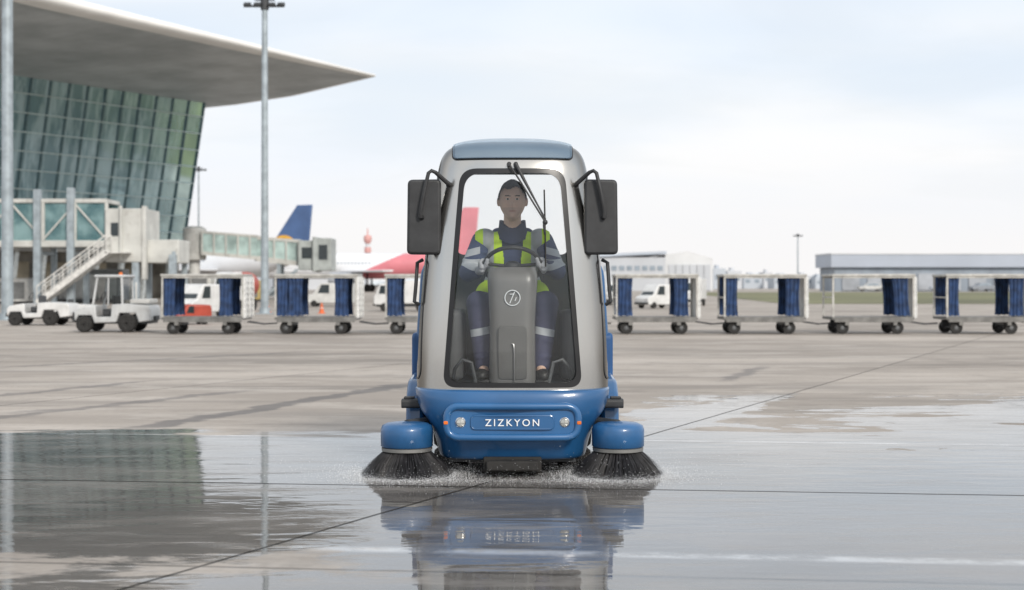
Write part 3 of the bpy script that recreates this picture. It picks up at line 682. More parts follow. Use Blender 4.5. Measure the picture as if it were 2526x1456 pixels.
# ---------------------------------------------------------------- tow tractors
GLV=glassmat('vehicle_glass',(.42,.47,.47),1,.03)
def bigwheel(e,c,r,wd): 
    w_=MB().lathe([(r*.55,-wd/2),(r*.9,-wd/2),(r,-wd*.3),(r,wd*.3),(r*.9,wd/2),(r*.55,wd/2)],c,'y',28).obj('wheel',RUBBER,e)
    MB().lathe([(r*.1,-wd*.5),(r*.42,-wd*.38),(r*.48,-wd*.52),(r*.48,wd*.52),(r*.42,wd*.38),(r*.1,wd*.5)],c,'y',24).obj('rim',mat('dull_rim',(.2,.2,.19),.5,.2),w_)
def tug(loc,label,cab=True,rz=0,bodymat=WHITEV,sc=1.0):
    e=thing('tow_tractor',loc,label,'baggage tractor',None,rz)
    prof=[(-.95,.28),(-.97,.52),(-.90,.62),(-.42,.70),(-.40,.40),(-.02,.40),(.0,.72),(.35,.74),(.95,.70),(1.0,.60),(1.0,.30),(.70,.26),(.62,.50),(.20,.50),(.12,.26),(-.45,.24),(-.52,.44),(-.86,.44)]
    MB().prism(prof,'y',0,1.1).obj('body',bodymat,e,bevel=.025,bs=3)
    MB().bx(-.92,.95,.08,1.02,.22,.42).bx(-1.02,-.94,.05,1.05,.28,.40).bx(1.0,1.06,.35,.75,.30,.42).obj('chassis',DARKIN,e,bevel=.01)
    for px,r in ((-.70,.21),(.41,.24)):
        for py in (.02,1.08): bigwheel(e,(px,py,r),r,.18)
    MB().bx(-.30,-.02,.25,.85,.42,.60).bx(-.06,.02,.25,.85,.60,.95).obj('seat',DARKIN,e,bevel=.03)
    MB().tube([(-.45+.0,.5,.86),(-.38,.5,.90)],.02).tube([(-.36+.05*math.cos(a),.5+.16*math.sin(a),.92+.12*math.cos(a)) for a in np.linspace(0,6.28,20)[:-1]],.012,6,True).obj('steering_wheel',BLACKP,e)
    for py in (.2,.9): MB().cyl((-.965,py,.50),(-.985,py,.50),.06).obj('headlight',CHROME,e)
    if cab:
        fr=MB()
        for py in (.06,1.04):
            fr.beam((-.50,py,.66),(-.38,py,1.42),.05,.05).beam((.27,py,.72),(.25,py,1.42),.05,.05).beam((-.1,py,.70),(-.09,py,1.42),.035,.035)
        fr.obj('cab_frame',bodymat,e)
        MB().bx(-.46,.34,.02,1.08,1.42,1.49).obj('cab_roof',bodymat,e,bevel=.03,bs=3)
        MB().quad((-.485,.1,.72),(-.485,1.0,.72),(-.39,1.0,1.40),(-.39,.1,1.40)).quad((-.08,.05,.75),(.25,.05,.75),(.24,.05,1.40),(-.07,.05,1.40)).quad((.27,.1,.76),(.27,1.0,.76),(.26,1.0,1.40),(.26,.1,1.40)).obj('window',GLV,e)
        MB().cyl((.1,.5,1.49),(.1,.5,1.56),.05,.04).obj('beacon',mat('orange_lens',(.7,.16,.02)),e)
        MB().bx(.45,.95,.1,1.0,.74,.86).cyl((.6,.15,.8),(.6,.15,1.3),.025).obj('engine_cover',OFFW,e,bevel=.03)
    e.scale=(sc,sc,sc); return e
DW=mat('dusty_white_paint',(.50,.51,.51),.45,0,.1,2,dirt=((.25,.23,.21),.5),coat=.15)
tug((wx(275,36.7),36.7,0),'white baggage tractor with open sided cab parked on dry concrete',bodymat=DW)
tug((wx(92,42.5),42.5,0),'low white tractor without a cab beside the terminal',cab=False,sc=.95)
tug((wx(165,46),46,0),'small white open tractor parked behind another one',cab=False,sc=.8)
REDM=mat('red_paint',(.38,.055,.03),.4,0,.1,3)
def truck(name,loc,label,cat,L_=2.6,H_=1.7,Wd=1.1,cabmat=WHITEV,boxmat=WHITEV,rz=0,van=False,tank=False):
    e=thing(name,loc,label,cat,None,rz); h=L_/2; c0=-h; cl=L_*.30
    zf=.22*H_
    if van: MB().prism([(c0,zf*.7),(c0,.42*H_),(c0+.05*L_,.50*H_),(c0+.16*L_,.55*H_),(c0+.30*L_,.95*H_),(c0+.36*L_,H_),(h-.03,H_*.98),(h,.8*H_),(h,zf*.7)],'y',0,Wd).obj('body',cabmat,e,bevel=.05,bs=3)
    else:
        MB().prism([(c0,zf),(c0-.01,.5*H_),(c0+.08*cl,.55*H_),(c0+.3*cl,.86*H_),(c0+.45*cl,.9*H_),(c0+cl,.9*H_),(c0+cl,zf)],'y',0,Wd).obj('cab',cabmat,e,bevel=.04,bs=3)
        if tank: MB().lathe([(.1,c0+cl+.1),(H_*.29,c0+cl+.16),(H_*.31,c0+cl+.3),(H_*.31,h-.2),(H_*.29,h-.06),(.1,h)],(0,Wd/2,.6*H_),'x',24).bx(c0+cl+.2,h-.2,.2,Wd-.2,zf,.4*H_).obj('tank',boxmat,e)
        else: MB().bx(c0+cl+.05,h,0-.03,Wd+.03,zf+.05,H_).obj('cargo_box',boxmat,e,bevel=.025)
        MB().bx(c0+.1,h-.05,.1,Wd-.1,zf*.7,zf+.06).obj('chassis',DARKIN,e)
    xa,xb=(c0+.165*L_,c0+.31*L_) if van else (c0+.10*cl,c0+.29*cl)
    za,zb=(.57*H_,.93*H_) if van else (.57*H_,.84*H_)
    MB().quad((xa-.012,.08,za),(xa-.012,Wd-.08,za),(xb-.012,Wd-.12,zb),(xb-.012,.12,zb)).obj('windscreen',mat('dark_glass',(.03,.04,.045),.06,0,.1),e)
    x2=c0+(.5*L_ if van else cl*.85)
    MB().quad((xb*.5+xa*.5+.06,-.003,za),(x2,-.003,za),(x2,-.003,zb),(xb+.06,-.003,zb)).obj('side_window',MC['dark_glass'],e)
    for px in (c0+.18*L_,h-.2*L_):
        for py in (.06,Wd-.06): bigwheel(e,(px,py,.13*H_*1.1),.13*H_*1.1,.14)
    for py in (.14,Wd-.14): MB().box((c0-.012,py,.38*H_),(.02,.16,.09)).obj('headlight',CHROME,e)
    MB().box((c0-.02,Wd/2,zf),(.05,Wd,.1)).obj('bumper',BLACKP,e)
    return e
truck('delivery_van',(wx(1640,72),72,0),'white panel van parked on the apron behind the carts','van',2.3,1.22,1.0,van=True,rz=math.radians(38))
truck('box_truck',(wx(1745,78),80,0),'white box truck parked beside the hangar road','truck',3.2,1.55,1.2,rz=math.radians(75))
truck('box_truck',(wx(1575,76),84,0),'small white box truck standing behind the carts','truck',2.6,1.4,1.1,rz=math.radians(80))
truck('airport_van',(wx(470,43),43.5,0),'low orange red airport van behind a baggage cart','van',1.1,.62,.9,cabmat=REDM,van=True,rz=math.radians(25))
truck('airport_van',(wx(505,52),53,0),'white airport van with dark windscreen behind the carts','van',2.2,1.25,1.2,van=True,rz=math.radians(65))
truck('tank_truck',(wx(545,60),66,0),'white truck with red tank near the terminal','truck',2.6,2.0,1.1,cabmat=WHITEV,boxmat=REDM,tank=True,rz=math.radians(75))
truck('box_truck',(wx(985,62),64,0),'white catering truck behind the baggage carts','truck',2.6,1.4,1.2)
truck('delivery_van',(wx(800,75),77,0),'silver van parked near the aircraft','van',2.6,1.3,1.2,van=True,cabmat=OFFW)
ORG=mat('orange_cone',(.65,.13,.03),.5)
cone=thing('traffic_cone',(wx(760,56),60,0),'orange traffic cone with white band on concrete','traffic cone','traffic cones on the apron')
MB().cyl((0,0,.03),(0,0,.45),.11,.03,20).box((0,0,.015),(.3,.3,.03)).obj('cone_body',ORG,cone); MB().cyl((0,0,.22),(0,0,.32),.074,.054,20).obj('white_band',WHITELET,cone)
copy_thing(cone,(wx(640,60),62,0))
# ---------------------------------------------------------------- light masts
def mast(X,Y,H,r0,r1,label,head=True,arm=1.4):
    e=thing('light_mast',(X,Y,0),label,'light mast','tall floodlight masts')
    MB().cyl((0,0,.03),(0,0,H),r0,r1,20).box((0,0,.02),(r0*4,r0*4,.04)).cyl((0,0,.03),(0,0,.25),r0*1.35,r0*1.3,20).obj('mast',STEEL,e,ang=40)
    if head:
        MB().beam((-arm/2,0,H-.15),(arm/2,0,H-.15),.08,.08).cyl((0,0,H-.3),(0,0,H+.25),r1*1.5).beam((-arm*.3,0,H+.1),(arm*.3,0,H+.1),.06,.06).obj('crossarm',DARKIN,e)
        for px in (-arm/2,-arm*.2,arm*.22,arm/2):
            MB().box((px,-.12,H-.12),(.30,.22,.16),Matrix.Rotation(.5,4,'X')).obj('floodlight',DARKIN,e,bevel=.02)
    return e
mast(wx(653,59),59,12.95,.165,.115,'tall grey steel floodlight mast on the apron')
mast(wx(18,49),49,19,.20,.17,'thick grey steel mast rising beside the terminal')
mast(wx(490,150),150,13.4,.12,.08,'thin distant floodlight mast behind the terminal')
mast(wx(1968,250),250,9.8,.14,.1,'thin distant floodlight mast beside the hangars')
# ---------------------------------------------------------------- terminal
TA=math.atan2(-.833,-.552)
T=thing('terminal_building',(-26,120,0),'glass fronted airport terminal with leaning facade and overhanging white roof','terminal building',None,TA)
LEN=36; ZT,ZB=16.75,4.2
def fy(z): return -2.6*(ZT-z)/(ZT-ZB)
pw=1.75; NP=20; NR=9
GT=bpy.data.materials.new('facade_glass'); GT.use_nodes=True; nt=GT.node_tree; nt.nodes.clear(); g=G(nt)
tc=g.n('ShaderNodeTexCoord'); spx=g.n('ShaderNodeSeparateXYZ'); g.put(spx.inputs[0],tc.outputs['Object'])
wn=g.n('ShaderNodeTexWhiteNoise',noise_dimensions='2D'); g.put(wn.inputs['Vector'],g.comb(g.m('FLOOR',g.m('DIVIDE',spx.outputs[0],pw)),g.m('FLOOR',g.m('DIVIDE',g.m('SUBTRACT',spx.outputs[2],ZB),(ZT-ZB)/NR)),0.0))
nv=g.noise(g.comb(g.m('MULTIPLY',spx.outputs[0],.9),0.0,g.m('MULTIPLY',spx.outputs[2],.16)),1.0,5,.65,.3)
f=g.m('ADD',g.m('MULTIPLY',g.ss(nv,.42,.58),.72),g.m('MULTIPLY',wn.outputs[0],.28))
dcol=g.mix(f,(.20,.34,.40),(.72,.93,1.0))  # pale streaky diffuse colour painted into the glass to brighten the dark interior
df=g.n('ShaderNodeBsdfDiffuse'); g.put(df.inputs[0],dcol)
tl_=g.n('ShaderNodeBsdfTranslucent'); g.put(tl_.inputs[0],dcol)
m0=g.n('ShaderNodeMixShader'); m0.inputs[0].default_value=.15; nt.links.new(df.outputs[0],m0.inputs[1]); nt.links.new(tl_.outputs[0],m0.inputs[2])
trn=g.n('ShaderNodeBsdfTransparent'); trn.inputs[0].default_value=(.80,.95,1,1)
m1=g.n('ShaderNodeMixShader'); m1.inputs[0].default_value=.68; nt.links.new(trn.outputs[0],m1.inputs[1]); nt.links.new(m0.outputs[0],m1.inputs[2])
gl=g.n('ShaderNodeBsdfGlossy'); gl.inputs[0].default_value=(.72,.96,1,1); gl.inputs[1].default_value=.06
fr=g.n('ShaderNodeFresnel'); fr.inputs[0].default_value=1.45
m2=g.n('ShaderNodeMixShader'); nt.links.new(fr.outputs[0],m2.inputs[0]); nt.links.new(m1.outputs[0],m2.inputs[1]); nt.links.new(gl.outputs[0],m2.inputs[2])
oo=g.n('ShaderNodeOutputMaterial'); nt.links.new(m2.outputs[0],oo.inputs[0])
m=MB(); random.seed(11)
for i in range(NP+1):
    for k in range(NR):
        z0=ZB+(ZT-ZB)*k/NR; z1=ZB+(ZT-ZB)*(k+1)/NR; x0=i*pw; x1=x0+pw; j0=random.uniform(-.012,.012); j1=random.uniform(-.012,.012)
        m.quad((x0,fy(z0)+j0,z0),(x1,fy(z0)+j1,z0),(x1,fy(z1)-j0,z1),(x0,fy(z1)-j1,z1))
m.obj('glass_facade',GT,T)
MUL=mat('mullion_metal',(.10,.17,.19),.5,.2); TRN=mat('transom_metal',(.55,.66,.66),.5,.2)
m=MB()
for i in range(NP+2): m.beam((i*pw,fy(ZB)+.06,ZB),(i*pw,fy(ZT)+.06,ZT),.17,.10)
m.obj('mullions',MUL,T)
m=MB()
for k in range(NR+1):
    z0=ZB+(ZT-ZB)*k/NR; m.beam((-.05,fy(z0)+.10,z0),(LEN,fy(z0)+.10,z0),.10,.09)
m.obj('transoms',TRN,T)
INT=mat('interior_wall',(.62,.72,.76),.8,0,.35,.25); SLAB=mat('floor_slab',(.6,.67,.70),.8,0,.1,1)
m=MB()
for z_ in (4.0,8.3,12.5): m.bx(.3,LEN,-24,fy(z_)-.6,z_,z_+.45)
m.obj('floor_slabs',SLAB,T)
m=MB(); m.bx(.3,LEN,-9,-8.7,.1,16.6)
random.seed(4)
for k in range(26):
    x_=random.uniform(.8,LEN-1); z_=random.choice((4.5,8.8,13)); m.bx(x_,x_+random.uniform(.4,2.2),-random.uniform(4,8),-3.8,z_,z_+random.uniform(1.2,3.2))
m.obj('interior_walls',INT,T)
m=MB()
for i in range(14): m.beam((.9+i*2.6,fy(ZB)-1.2,.0),(.9+i*2.6,fy(16.5)-1.0,16.5),.35,.35)
for i in range(40): m.beam((.4+i*.9,fy(ZB)-.5,ZB),(.4+i*.9,fy(16.5)-.45,16.5),.10,.22)
m.obj('columns',mat('column_white',(.70,.75,.76),.6),T)
m=MB(); m.quad((-.02,fy(ZB),ZB),(-.02,-24,ZB),(-.02,-24,ZT),(-.02,fy(ZT),ZT)); m.obj('end_glass',GT,T)
m=MB(); m.bx(.2,LEN,-7,-6.6,0,4.0).bx(-.1,.2,-24,-3.2,0,4.0).bx(0,LEN,-24,fy(ZB)-.02,3.75,3.99)
m.obj('ground_floor_wall',mat('ground_floor_cladding',(.30,.29,.27),.7,0,.35,.5),T)
for i in range(9): MB().bx(1+i*3.9,1.25+i*3.9+2.0,-6.6,-6.55,.05,3.0).obj('service_door',mat('service_door_paint',(.48,.43,.33),.6,0,.3,.4),T)
RP=[(-.2,18.4,17.25,.28),(-3.4,7.2,16.95,.32),(-4.6,-.5,16.85,.5),(-5,-26,16.8,.8),(48,-26,16.8,.9),(48,22.6,17.25,.9),(33,21.1,17.2,.85),(16,19.8,17.2,.62)]
cx,cy=18,0
def ins(p,d):
    v=Vector((cx-p[0],cy-p[1])); v.normalize(); return (p[0]+v.x*d,p[1]+v.y*d)
m=MB(); loops=[]
for d,f in ((1.1,0),(.35,.06),(.06,.28),(0,.5),(.06,.75),(.4,.97),(1.4,1.1)):
    loops.append([m.bm.verts.new((*ins(p,d*(p[3]/.6)),p[2]+p[3]*f)) for p in RP])
fs=[]
for A,B2 in zip(loops,loops[1:]):
    n=len(A)
    for q in range(n): fs.append(m.bm.faces.new((A[q],A[(q+1)%n],B2[(q+1)%n],B2[q])))
ROOFW=mat('white_roof_fascia',(.80,.79,.77),.5,0,.05,.3)
fs.append(m.bm.faces.new(loops[-1])); bmesh.ops.recalc_face_normals(m.bm,faces=fs)
m.obj('roof',ROOFW,T,ang=60)
sm_,g,b=newmat('soffit_panels'); tc=g.n('ShaderNodeTexCoord'); sp=g.n('ShaderNodeSeparateXYZ'); g.put(sp.inputs[0],tc.outputs['Object'])
n=g.noise(tc.outputs['Object'],.22,5,.6); c=g.mix(g.ss(n,.3,.7),(.35,.375,.39),(.53,.56,.58))
px=g.m('ABSOLUTE',g.m('SUBTRACT',g.m('MODULO',g.m('ADD',sp.outputs[0],40.0),1.2),.6)); py=g.m('ABSOLUTE',g.m('SUBTRACT',g.m('MODULO',g.m('ADD',sp.outputs[1],40.0),.6),.3))
ln=g.m('MAXIMUM',g.ss(px,.56,.59),g.ss(py,.275,.295)); c=g.mix(g.m('MULTIPLY',ln,.35),c,(.15,.15,.15)); g.put(b.inputs['Base Color'],c); b.inputs['Roughness'].default_value=.6
outer=[(*ins(p,1.1*(p[3]/.6)),p[2]-.003) for p in RP]
ridge=[(-1.5,1.2,16.55),(-1.5,1.2,16.55),(-1.5,.8,16.55),(-1.5,-24,16.55),(46,-24,16.55),(46,1.2,16.55),(33,1.2,16.55),(16,1.2,16.55)]
m=MB(); A=[m.bm.verts.new(p) for p in outer]; R=[m.bm.verts.new(p) for p in ridge]
for q in range(8): 
    try: m.bm.faces.new((A[q],A[(q+1)%8],R[(q+1)%8],R[q]))
    except Exception: pass
m.bm.faces.new(R)
m.obj('soffit',sm_,T,ang=20)
# ---------------------------------------------------------------- passenger bridges
BG=mat('bridge_panel',(.54,.54,.51),.5,0,.1,.8,dirt=((.30,.28,.25),.55)); BGD=mat('bridge_dark',(.16,.165,.165),.6)
GB=bpy.data.materials.new('bridge_glass'); GB.use_nodes=True; nt=GB.node_tree; b=nt.nodes['Principled BSDF']; g=G(nt); tc=g.n('ShaderNodeTexCoord')
g.put(b.inputs['Base Color'],g.mix(g.ss(g.noise(tc.outputs['Object'],.7,4),.35,.65),(.12,.23,.25),(.36,.52,.53))); b.inputs['Roughness'].default_value=.12
t1=g.n('ShaderNodeBsdfTransparent'); t1.inputs[0].default_value=(.55,.78,.80,1); mx_=g.n('ShaderNodeMixShader'); mx_.inputs[0].default_value=.55
nt.links.new(t1.outputs[0],mx_.inputs[1]); nt.links.new(b.outputs[0],mx_.inputs[2]); nt.links.new(mx_.outputs[0],nt.nodes['Material Output'].inputs[0])
def bridge1():
    e=thing('passenger_bridge',(-24.3,85,0),'glazed grey passenger bridge with external stairs leaving the terminal','passenger bridge')
    MB().bx(-22,0,0,3,3.45,3.85).bx(-22,0,0,3,6.1,6.35).obj('floor_and_roof',BG,e,bevel=.04)
    fr=MB()
    for i in range(12):
        x0=-i*1.9
        for y_ in (.05,2.95):
            fr.bx(x0-.09,x0+.09,y_-.07,y_+.07,3.85,6.1)
            if i%2==0: fr.beam((x0,y_,3.9),(x0-1.9,y_,6.05),.09,.09)
            else: fr.beam((x0,y_,6.05),(x0-1.9,y_,3.9),.09,.09)
    fr.obj('truss',BG,e)
    MB().bx(-22,-.1,.12,.14,3.85,6.1).bx(-22,-.1,2.86,2.88,3.85,6.1).obj('glazing',GB,e)
    MB().bx(0,2.4,-.3,3.2,2.55,5.75).bx(.9,1.05,-.5,-.3,2.6,5.9).bx(2.4,4.3,.2,3,2.5,3.9).bx(2.2,2.45,-.4,.2,1.5,5.9).obj('cabin',BG,e,bevel=.05)
    MB().bx(.35,.8,-.32,-.3,4.1,4.9).obj('cabin_window',MC['dark_glass'],e)
    for x_,zt in ((-2.1,7.0),(-4.1,6.9),(-9.5,6.4),(1.8,3),(4.0,3)): MB().bx(x_-.2,x_+.2,-.25,.15,0,zt).bx(x_-.16,x_+.16,2.85,3.1,0,3.6).bx(x_-.1,x_+.1,.15,2.85,3.0,3.2).obj('support_post',STEEL,e)
    st=MB(); p0=Vector((.4,-1.4,3.15)); p1=Vector((-3.7,-1.4,.1))
    for dy in (0,1.0):
        d=Vector((0,dy,0)); st.beam(p0+d,p1+d,.10,.34); st.beam(p0+d+Vector((0,0,1)),p1+d+Vector((0,0,1)),.07,.07); st.beam(p0+d+Vector((0,0,.55)),p1+d+Vector((0,0,.55)),.045,.045)
        for k in range(9): 
            q=p0.lerp(p1,k/8)+d; st.beam(q,q+Vector((0,0,1)),.05,.05)
    for k in range(16):
        q=p0.lerp(p1,(k+.5)/16); st.box(q+Vector((0,.5,.08)),(.26,.98,.04))
    st.bx(.3,1.6,-1.45,-.3,3.06,3.14)
    st.obj('stairs',mat('stair_steel',(.66,.65,.62),.5,.1),e)
    return e
bridge1()
def crate(X,Y,sx,sy,sz,mt,label):
    e=thing('equipment_cabinet',(X,Y,0),label,'equipment cabinet')
    MB().bx(-sx/2,sx/2,0,sy,.15,sz).obj('housing',mt,e,bevel=.05)
    MB().bx(-sx*.42,-.03,-.02,-.002,.3,sz*.85).bx(.03,sx*.42,-.02,-.002,.3,sz*.85).obj('door_panels',OFFW if mt is BGD else BGD,e,bevel=.01)
    MB().bx(-sx*.45,sx*.45,.05,sy-.05,.03,.15).obj('plinth',DARKIN,e)
crate(-27.5,92,4.5,1.6,2.2,BGD,'dark equipment cabinet under the passenger bridge'); crate(-31.5,88,3.0,1.4,1.6,OFFW,'pale equipment cabinet under the passenger bridge'); crate(-21.5,95,2.6,1.6,1.9,BG,'grey ground power cabinet beside the terminal'); crate(-18.6,99,2.0,1.5,1.5,mat('mustard_paint',(.42,.32,.12),.6),'mustard coloured cabinet beside the terminal wall')
def bridge2():
    e=thing('passenger_bridge',(-25.3,115,0),'long grey passenger bridge sloping down to an aircraft stand','passenger bridge')
    def sec(x0,x1,zt0,zt1,zb0,zb1,y0,y1,mb):
        v=[mb.bm.verts.new(p) for p in ((x0,y0,zb0),(x1,y0,zb1),(x1,y1,zb1),(x0,y1,zb0),(x0,y0,zt0),(x1,y0,zt1),(x1,y1,zt1),(x0,y1,zt0))]
        fs=[mb.bm.faces.new([v[i] for i in f]) for f in ((0,1,2,3),(4,7,6,5),(0,4,5,1),(1,5,6,2),(2,6,7,3),(3,7,4,0))]; bmesh.ops.recalc_face_normals(mb.bm,faces=fs)
    m=MB(); sec(.1,4.6,5.55,5.2,5.35,5.0,0,2.4,m); sec(.1,4.6,3.9,3.5,3.6,3.2,0,2.4,m); sec(4.4,8.0,5.1,4.85,4.85,4.6,.2,2.2,m); sec(4.4,8,3.55,3.1,3.1,2.7,.2,2.2,m)
    for i in range(9):
        x_=.1+i*.97; m.bx(x_,x_+.14,-.04 if x_<4.5 else .16,.06 if x_<4.5 else .26,3.8-.1*x_,5.4-.085*x_)
    m.obj('tunnel_frame',BG,e)
    m=MB(); sec(.1,4.6,5.4,5.05,3.8,3.4,.05,2.3,m); sec(4.6,8,4.95,4.7,3.4,2.95,.28,2.1,m); m.obj('tunnel_glazing',mat('tunnel_glass',(.42,.54,.52),.15,0,.25,.7),e)
    MB().lathe([(.9,3.2),(.95,3.3),(.95,5.75),(.6,5.95)],(-.7,1.2,0),'z',24).cyl((-.7,1.2,0),(-.7,1.2,3.2),.45).obj('rotunda',OFFW,e)
    MB().bx(8,9.4,-.3,2.6,2.35,4.75).bx(9.4,10.7,-.5,2.8,2.3,4.95).bx(9.2,9.5,-.6,2.9,2.2,5.05).obj('cabin',mat('cabin_grey',(.38,.41,.40),.5,0,.15,1),e,bevel=.06)
    MB().bx(9.7,10.4,-.53,-.5,3.2,4.4).bx(8.3,9.1,-.33,-.3,3.3,4.2).obj('cabin_window',MC['dark_glass'],e)
    MB().bx(6.2,6.5,.2,.5,.3,2.9).bx(6.2,6.5,1.9,2.2,.3,2.9).bx(5.6,7.1,.1,2.3,.25,.6).beam((8.0,-.6,2.4),(5.2,-.6,.1),.08,.25).obj('support_legs',STEEL,e)
bridge2()
# ---------------------------------------------------------------- aircraft
def aircraft(loc,rz,label,tailmat,bodym,rearmat=None,finh=6.2,scale=1.0,patch=None,shear=0):
    e=thing('passenger_aircraft',loc,label,'aircraft',None,rz)
    prof=[(.05,-18.5,-.5),(.9,-17.8,-.35),(1.6,-16.3,-.1),(1.95,-14,0),(2,-11,0),(2,2.5,0)]
    rear=[(2,2.5,0),(2,7,.02),(1.7,11,.35),(1.1,15,.9),(.5,18,1.3),(.15,19.2,1.45)]
    def fus(pr,nm,mt):
        m=MB(); rg=[]
        for r,x_,dz_ in pr:
            sh_=shear if x_==2.5 else 0
            rg.append([m.bm.verts.new((x_+sh_*math.sin(a),r*math.cos(a),4+dz_+r*math.sin(a))) for a in np.linspace(0,2*math.pi,33)[:-1]])
        for A,B2 in zip(rg,rg[1:]):
            for q in range(32): m.bm.faces.new((A[q],A[(q+1)%32],B2[(q+1)%32],B2[q]))
        m.bm.faces.new(rg[0]); m.bm.faces.new(rg[-1]); bmesh.ops.recalc_face_normals(m.bm,faces=m.bm.faces); m.obj(nm,mt,e,ang=50)
    fus(prof,'fuselage',bodym); fus(rear,'rear_fuselage',rearmat or bodym)
    MB().prism([(11.2,5.6),(16.2,5.8+finh),(18.6,5.8+finh),(17.9,5.3)],'y',-.18,.18).obj('tail_fin',tailmat,e,bevel=.08)
    if patch:
        MB().prism([(12.6+2.2*math.cos(a)+1.4,6.1+1.7*math.sin(a)) for a in np.linspace(0,math.pi,14)],'y',-.2,.2).obj('fin_emblem',patch,e)
    for s_ in (-1,1):
        MB().prism([(-3,s_*1.5),(5,s_*16.5),(6.6,s_*16.5),(4,s_*1.5)],'z',3.0,3.25).obj('wing',bodym,e,bevel=.08)
        MB().prism([(14,s_*.5),(17,s_*6),(18.3,s_*6),(17.5,s_*.5)],'z',4.9,5.05).obj('tailplane',bodym,e,bevel=.05)
        MB().lathe([(.9,-3.2),(1.1,-2.6),(1.05,-.6),(.6,.9)],(-1,s_*5.6,1.9),'x',24).bx(-2.5,1,s_*5.6-.12,s_*5.6+.12,2.6,3.1).obj('engine',mat('engine_grey',(.4,.42,.45),.4,.3),e)
        MB().cyl((1.5,s_*3.6,.6),(1.5,s_*3.6,3),.12).lathe([(.5,-.35),(.6,-.2),(.6,.2),(.5,.35)],(1.5,s_*3.6,.6),'y').obj('landing_gear',RUBBER,e)
    m=MB()
    for i in range(30):
        for s_ in (-1,1): m.box((-14+i*.54,s_*1.97,4.45),(.22,.06,.3))
    m.obj('cabin_windows',mat('hazy_window',(.28,.33,.38),.3),e)
    MB().cyl((-13.5,0,.4),(-13.5,0,2.4),.1).lathe([(.3,-.25),(.4,-.15),(.4,.15),(.3,.25)],(-13.5,0,.4),'y').obj('nose_gear',RUBBER,e)
    e.scale=(scale,)*3
ACW=mat('aircraft_white',(.72,.73,.75),.35,0,.04,.3); ACR=mat('aircraft_red',(.62,.20,.23),.4,0,.06,.3); ACB=mat('aircraft_blue',(.07,.13,.28),.4,0,.1,.3); ACY=mat('aircraft_yellow',(.8,.42,.04),.4)
aircraft((wx(1030,222)-9.0,222,0),0,'white airliner with red tail parked beside the terminal',ACR,ACW,ACR,finh=7.4,shear=4.5)
aircraft((wx(700,187)-13.0,198,0),math.radians(-28),'white airliner with dark blue tail and yellow emblem',ACB,ACW,None,finh=6.0,patch=ACY)
# ---------------------------------------------------------------- distant buildings and woodland, haze put into their paler base colours
HG=mat('hangar_cladding',(.50,.52,.55),.6,0,.05,.2,stretch=(1,1,.1)); HGL=mat('hangar_pale',(.64,.65,.66),.6,0,.05,.2); HR=mat('hangar_roof',(.46,.51,.58),.5,0,.05,.1)
e=thing('aircraft_hangar',(0,0,0),'pale grey aircraft hangar with sloping roof and tall sliding doors','hangar')
MB().bx(15.5,27,250,285,0,5.9).obj('side_wall',HG,e)
MB().prism([(27.01,0),(35.4,0),(35.4,5.7),(31,7.0),(27.01,6.4)],'y',250,285).obj('main_hall',HGL,e)
MB().prism([(15.3,5.95),(27.2,6.5),(27.2,7.0),(15.3,6.5)],'y',249.6,285).obj('roof',HR,e)
m=MB()
for k in range(6): m.bx(27.6+k*1.25,28.7+k*1.25,249.8,249.95,.1,4.6)
m.obj('sliding_doors',HG,e)
m=MB()
for k in range(8): m.bx(16.2+k*1.35,17.1+k*1.35,249.9,249.97,3.6,4.4)
m.obj('windows',MC['hazy_window'],e)
e=thing('aircraft_hangar',(0,0,0),'long low grey hangar with flat pale roof beside the grass','hangar')
MB().bx(52.3,118,230,241,0,3.9).obj('wall',mat('hangar_wall_dark',(.27,.31,.36),.6,0,.12,.3,stretch=(1,1,.1)),e)
MB().bx(51.6,118.4,229.3,241.3,3.92,6.0).obj('roof',mat('hangar_roof_pale',(.40,.44,.51),.5,0,.05,.1),e)
MB().bx(51.5,118.5,229.2,241.4,6.01,6.2).obj('parapet',HGL,e)
m=MB()
for k in range(15): m.bx(53.5+k*4.1,56.3+k*4.1,229.8,229.95,.2,2.9)
m.obj('doors',mat('hangar_door',(.36,.38,.41),.6,0,.2,.2),e)
random.seed(21)
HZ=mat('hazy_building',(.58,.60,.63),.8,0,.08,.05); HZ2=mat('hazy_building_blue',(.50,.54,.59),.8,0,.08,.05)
for i,(u0,u1,v,d) in enumerate([(1760,1790,662,330),(1795,1830,668,340),(1835,1880,680,360),(1885,1905,672,380),(1910,1960,682,350),(1965,2010,680,345),(2012,2036,684,340),(760,830,628,300),(835,905,640,320),(1040,1100,655,330),(600,660,600,280)]):
    X0,X1=wx(u0,d),wx(u1,d); H=wz(v,d)
    e=thing('distant_building',((X0+X1)/2,d,0),'pale hazy low building at the airfield edge','building','low buildings along the airfield edge')
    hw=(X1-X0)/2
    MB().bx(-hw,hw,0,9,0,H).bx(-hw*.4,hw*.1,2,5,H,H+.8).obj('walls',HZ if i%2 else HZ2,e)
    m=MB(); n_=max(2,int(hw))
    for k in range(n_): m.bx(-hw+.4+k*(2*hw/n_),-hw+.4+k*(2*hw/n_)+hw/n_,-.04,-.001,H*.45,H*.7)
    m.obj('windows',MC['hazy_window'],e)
d=310; e=thing('control_tower',(wx(907,d),d,0),'slim control tower with red and white bands','control tower')
TR_=mat('tower_red',(.62,.33,.31),.5)
MB().cyl((0,0,0),(0,0,10),.6,.45).obj('shaft',HZ,e); MB().lathe([(.5,10),(.85,10.6),(.9,11.4),(.7,11.8)],(0,0,0),'z').obj('cab',TR_,e)
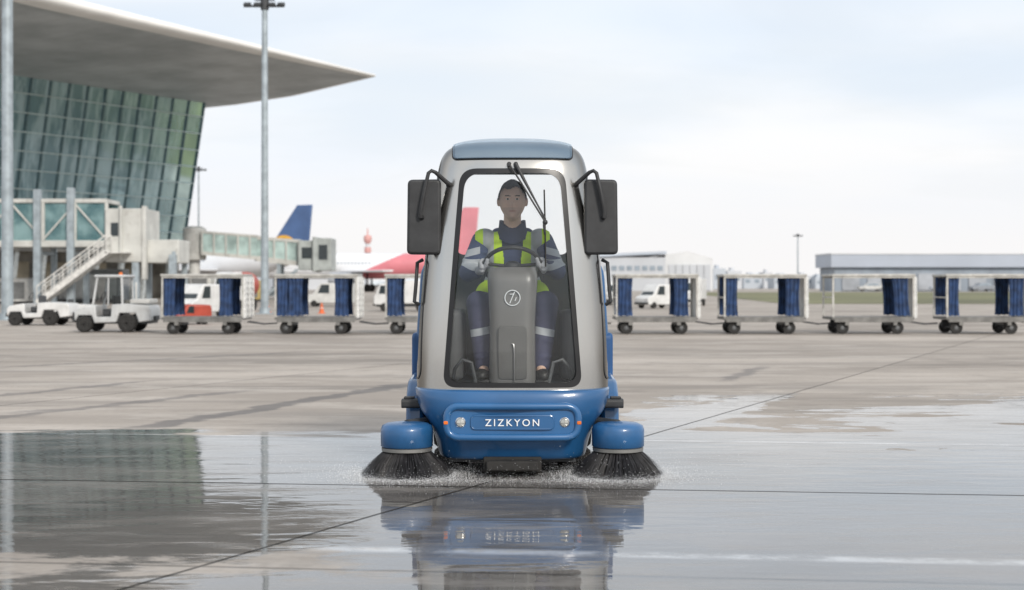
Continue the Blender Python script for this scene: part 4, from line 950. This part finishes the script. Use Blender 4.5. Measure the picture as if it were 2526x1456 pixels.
MB().cyl((0,0,11.8),(0,0,13.4),.2,.1).cyl((0,0,8),(0,0,9.2),.75,.72).obj('antenna',TR_,e)
m=MB(); random.seed(9)
for i in range(420):
    X=random.uniform(92,330); d=random.uniform(400,440); hgt=5+4.0*(.5+.5*math.sin(X*.035+1))+random.uniform(-1,1.4); hgt*=min(1,(X-88)/25)
    bmesh.ops.create_icosphere(m.bm,subdivisions=1,radius=1,matrix=Matrix.Translation((X,d,hgt*.55))@Matrix.Diagonal((random.uniform(2.5,5),3,hgt*.5,1)))
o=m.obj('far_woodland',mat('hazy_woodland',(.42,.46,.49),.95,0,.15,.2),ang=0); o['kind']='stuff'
m=MB()
for i in range(300):
    X=random.uniform(-150,150); d=random.uniform(560,620); hgt=3.5+1.5*math.sin(X*.02)+random.uniform(-1,1.2)
    bmesh.ops.create_icosphere(m.bm,subdivisions=1,radius=1,matrix=Matrix.Translation((X,d,hgt*.5))@Matrix.Diagonal((random.uniform(3,7),3,hgt*.5,1)))
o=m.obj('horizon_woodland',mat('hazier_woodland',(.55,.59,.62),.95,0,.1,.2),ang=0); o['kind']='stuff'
random.seed(2)
def car(loc,c,rz):
    e=thing('parked_car',loc,'small parked car near the long hangar','car','cars parked beside the hangar',rz)
    MB().prism([(-2,.35),(-2.05,.75),(-1.1,.9),(-.5,1.38),(.9,1.4),(1.6,.95),(2.0,.85),(2.02,.35)],'y',-.8,.8).obj('body',c,e,bevel=.08)
    MB().prism([(-1.0,.93),(-.48,1.32),(.85,1.34),(1.4,.95)],'y',-.815,.815).obj('windows',MC['hazy_window'],e)
    for px in (-1.25,1.25):
        for s_ in (-.7,.7): MB().lathe([(.2,-.1),(.3,-.09),(.3,.09),(.2,.1)],(px,s_,.3),'y',14).obj('wheel',GREYP,e)
cols=[OFFW,HZ2,mat('car_grey',(.25,.27,.30),.3),HZ]
for i in range(8): car((56+i*6.2+random.uniform(-1.5,1.5),226+random.uniform(-1,1),0),random.choice(cols),random.choice((0,0,.2)))
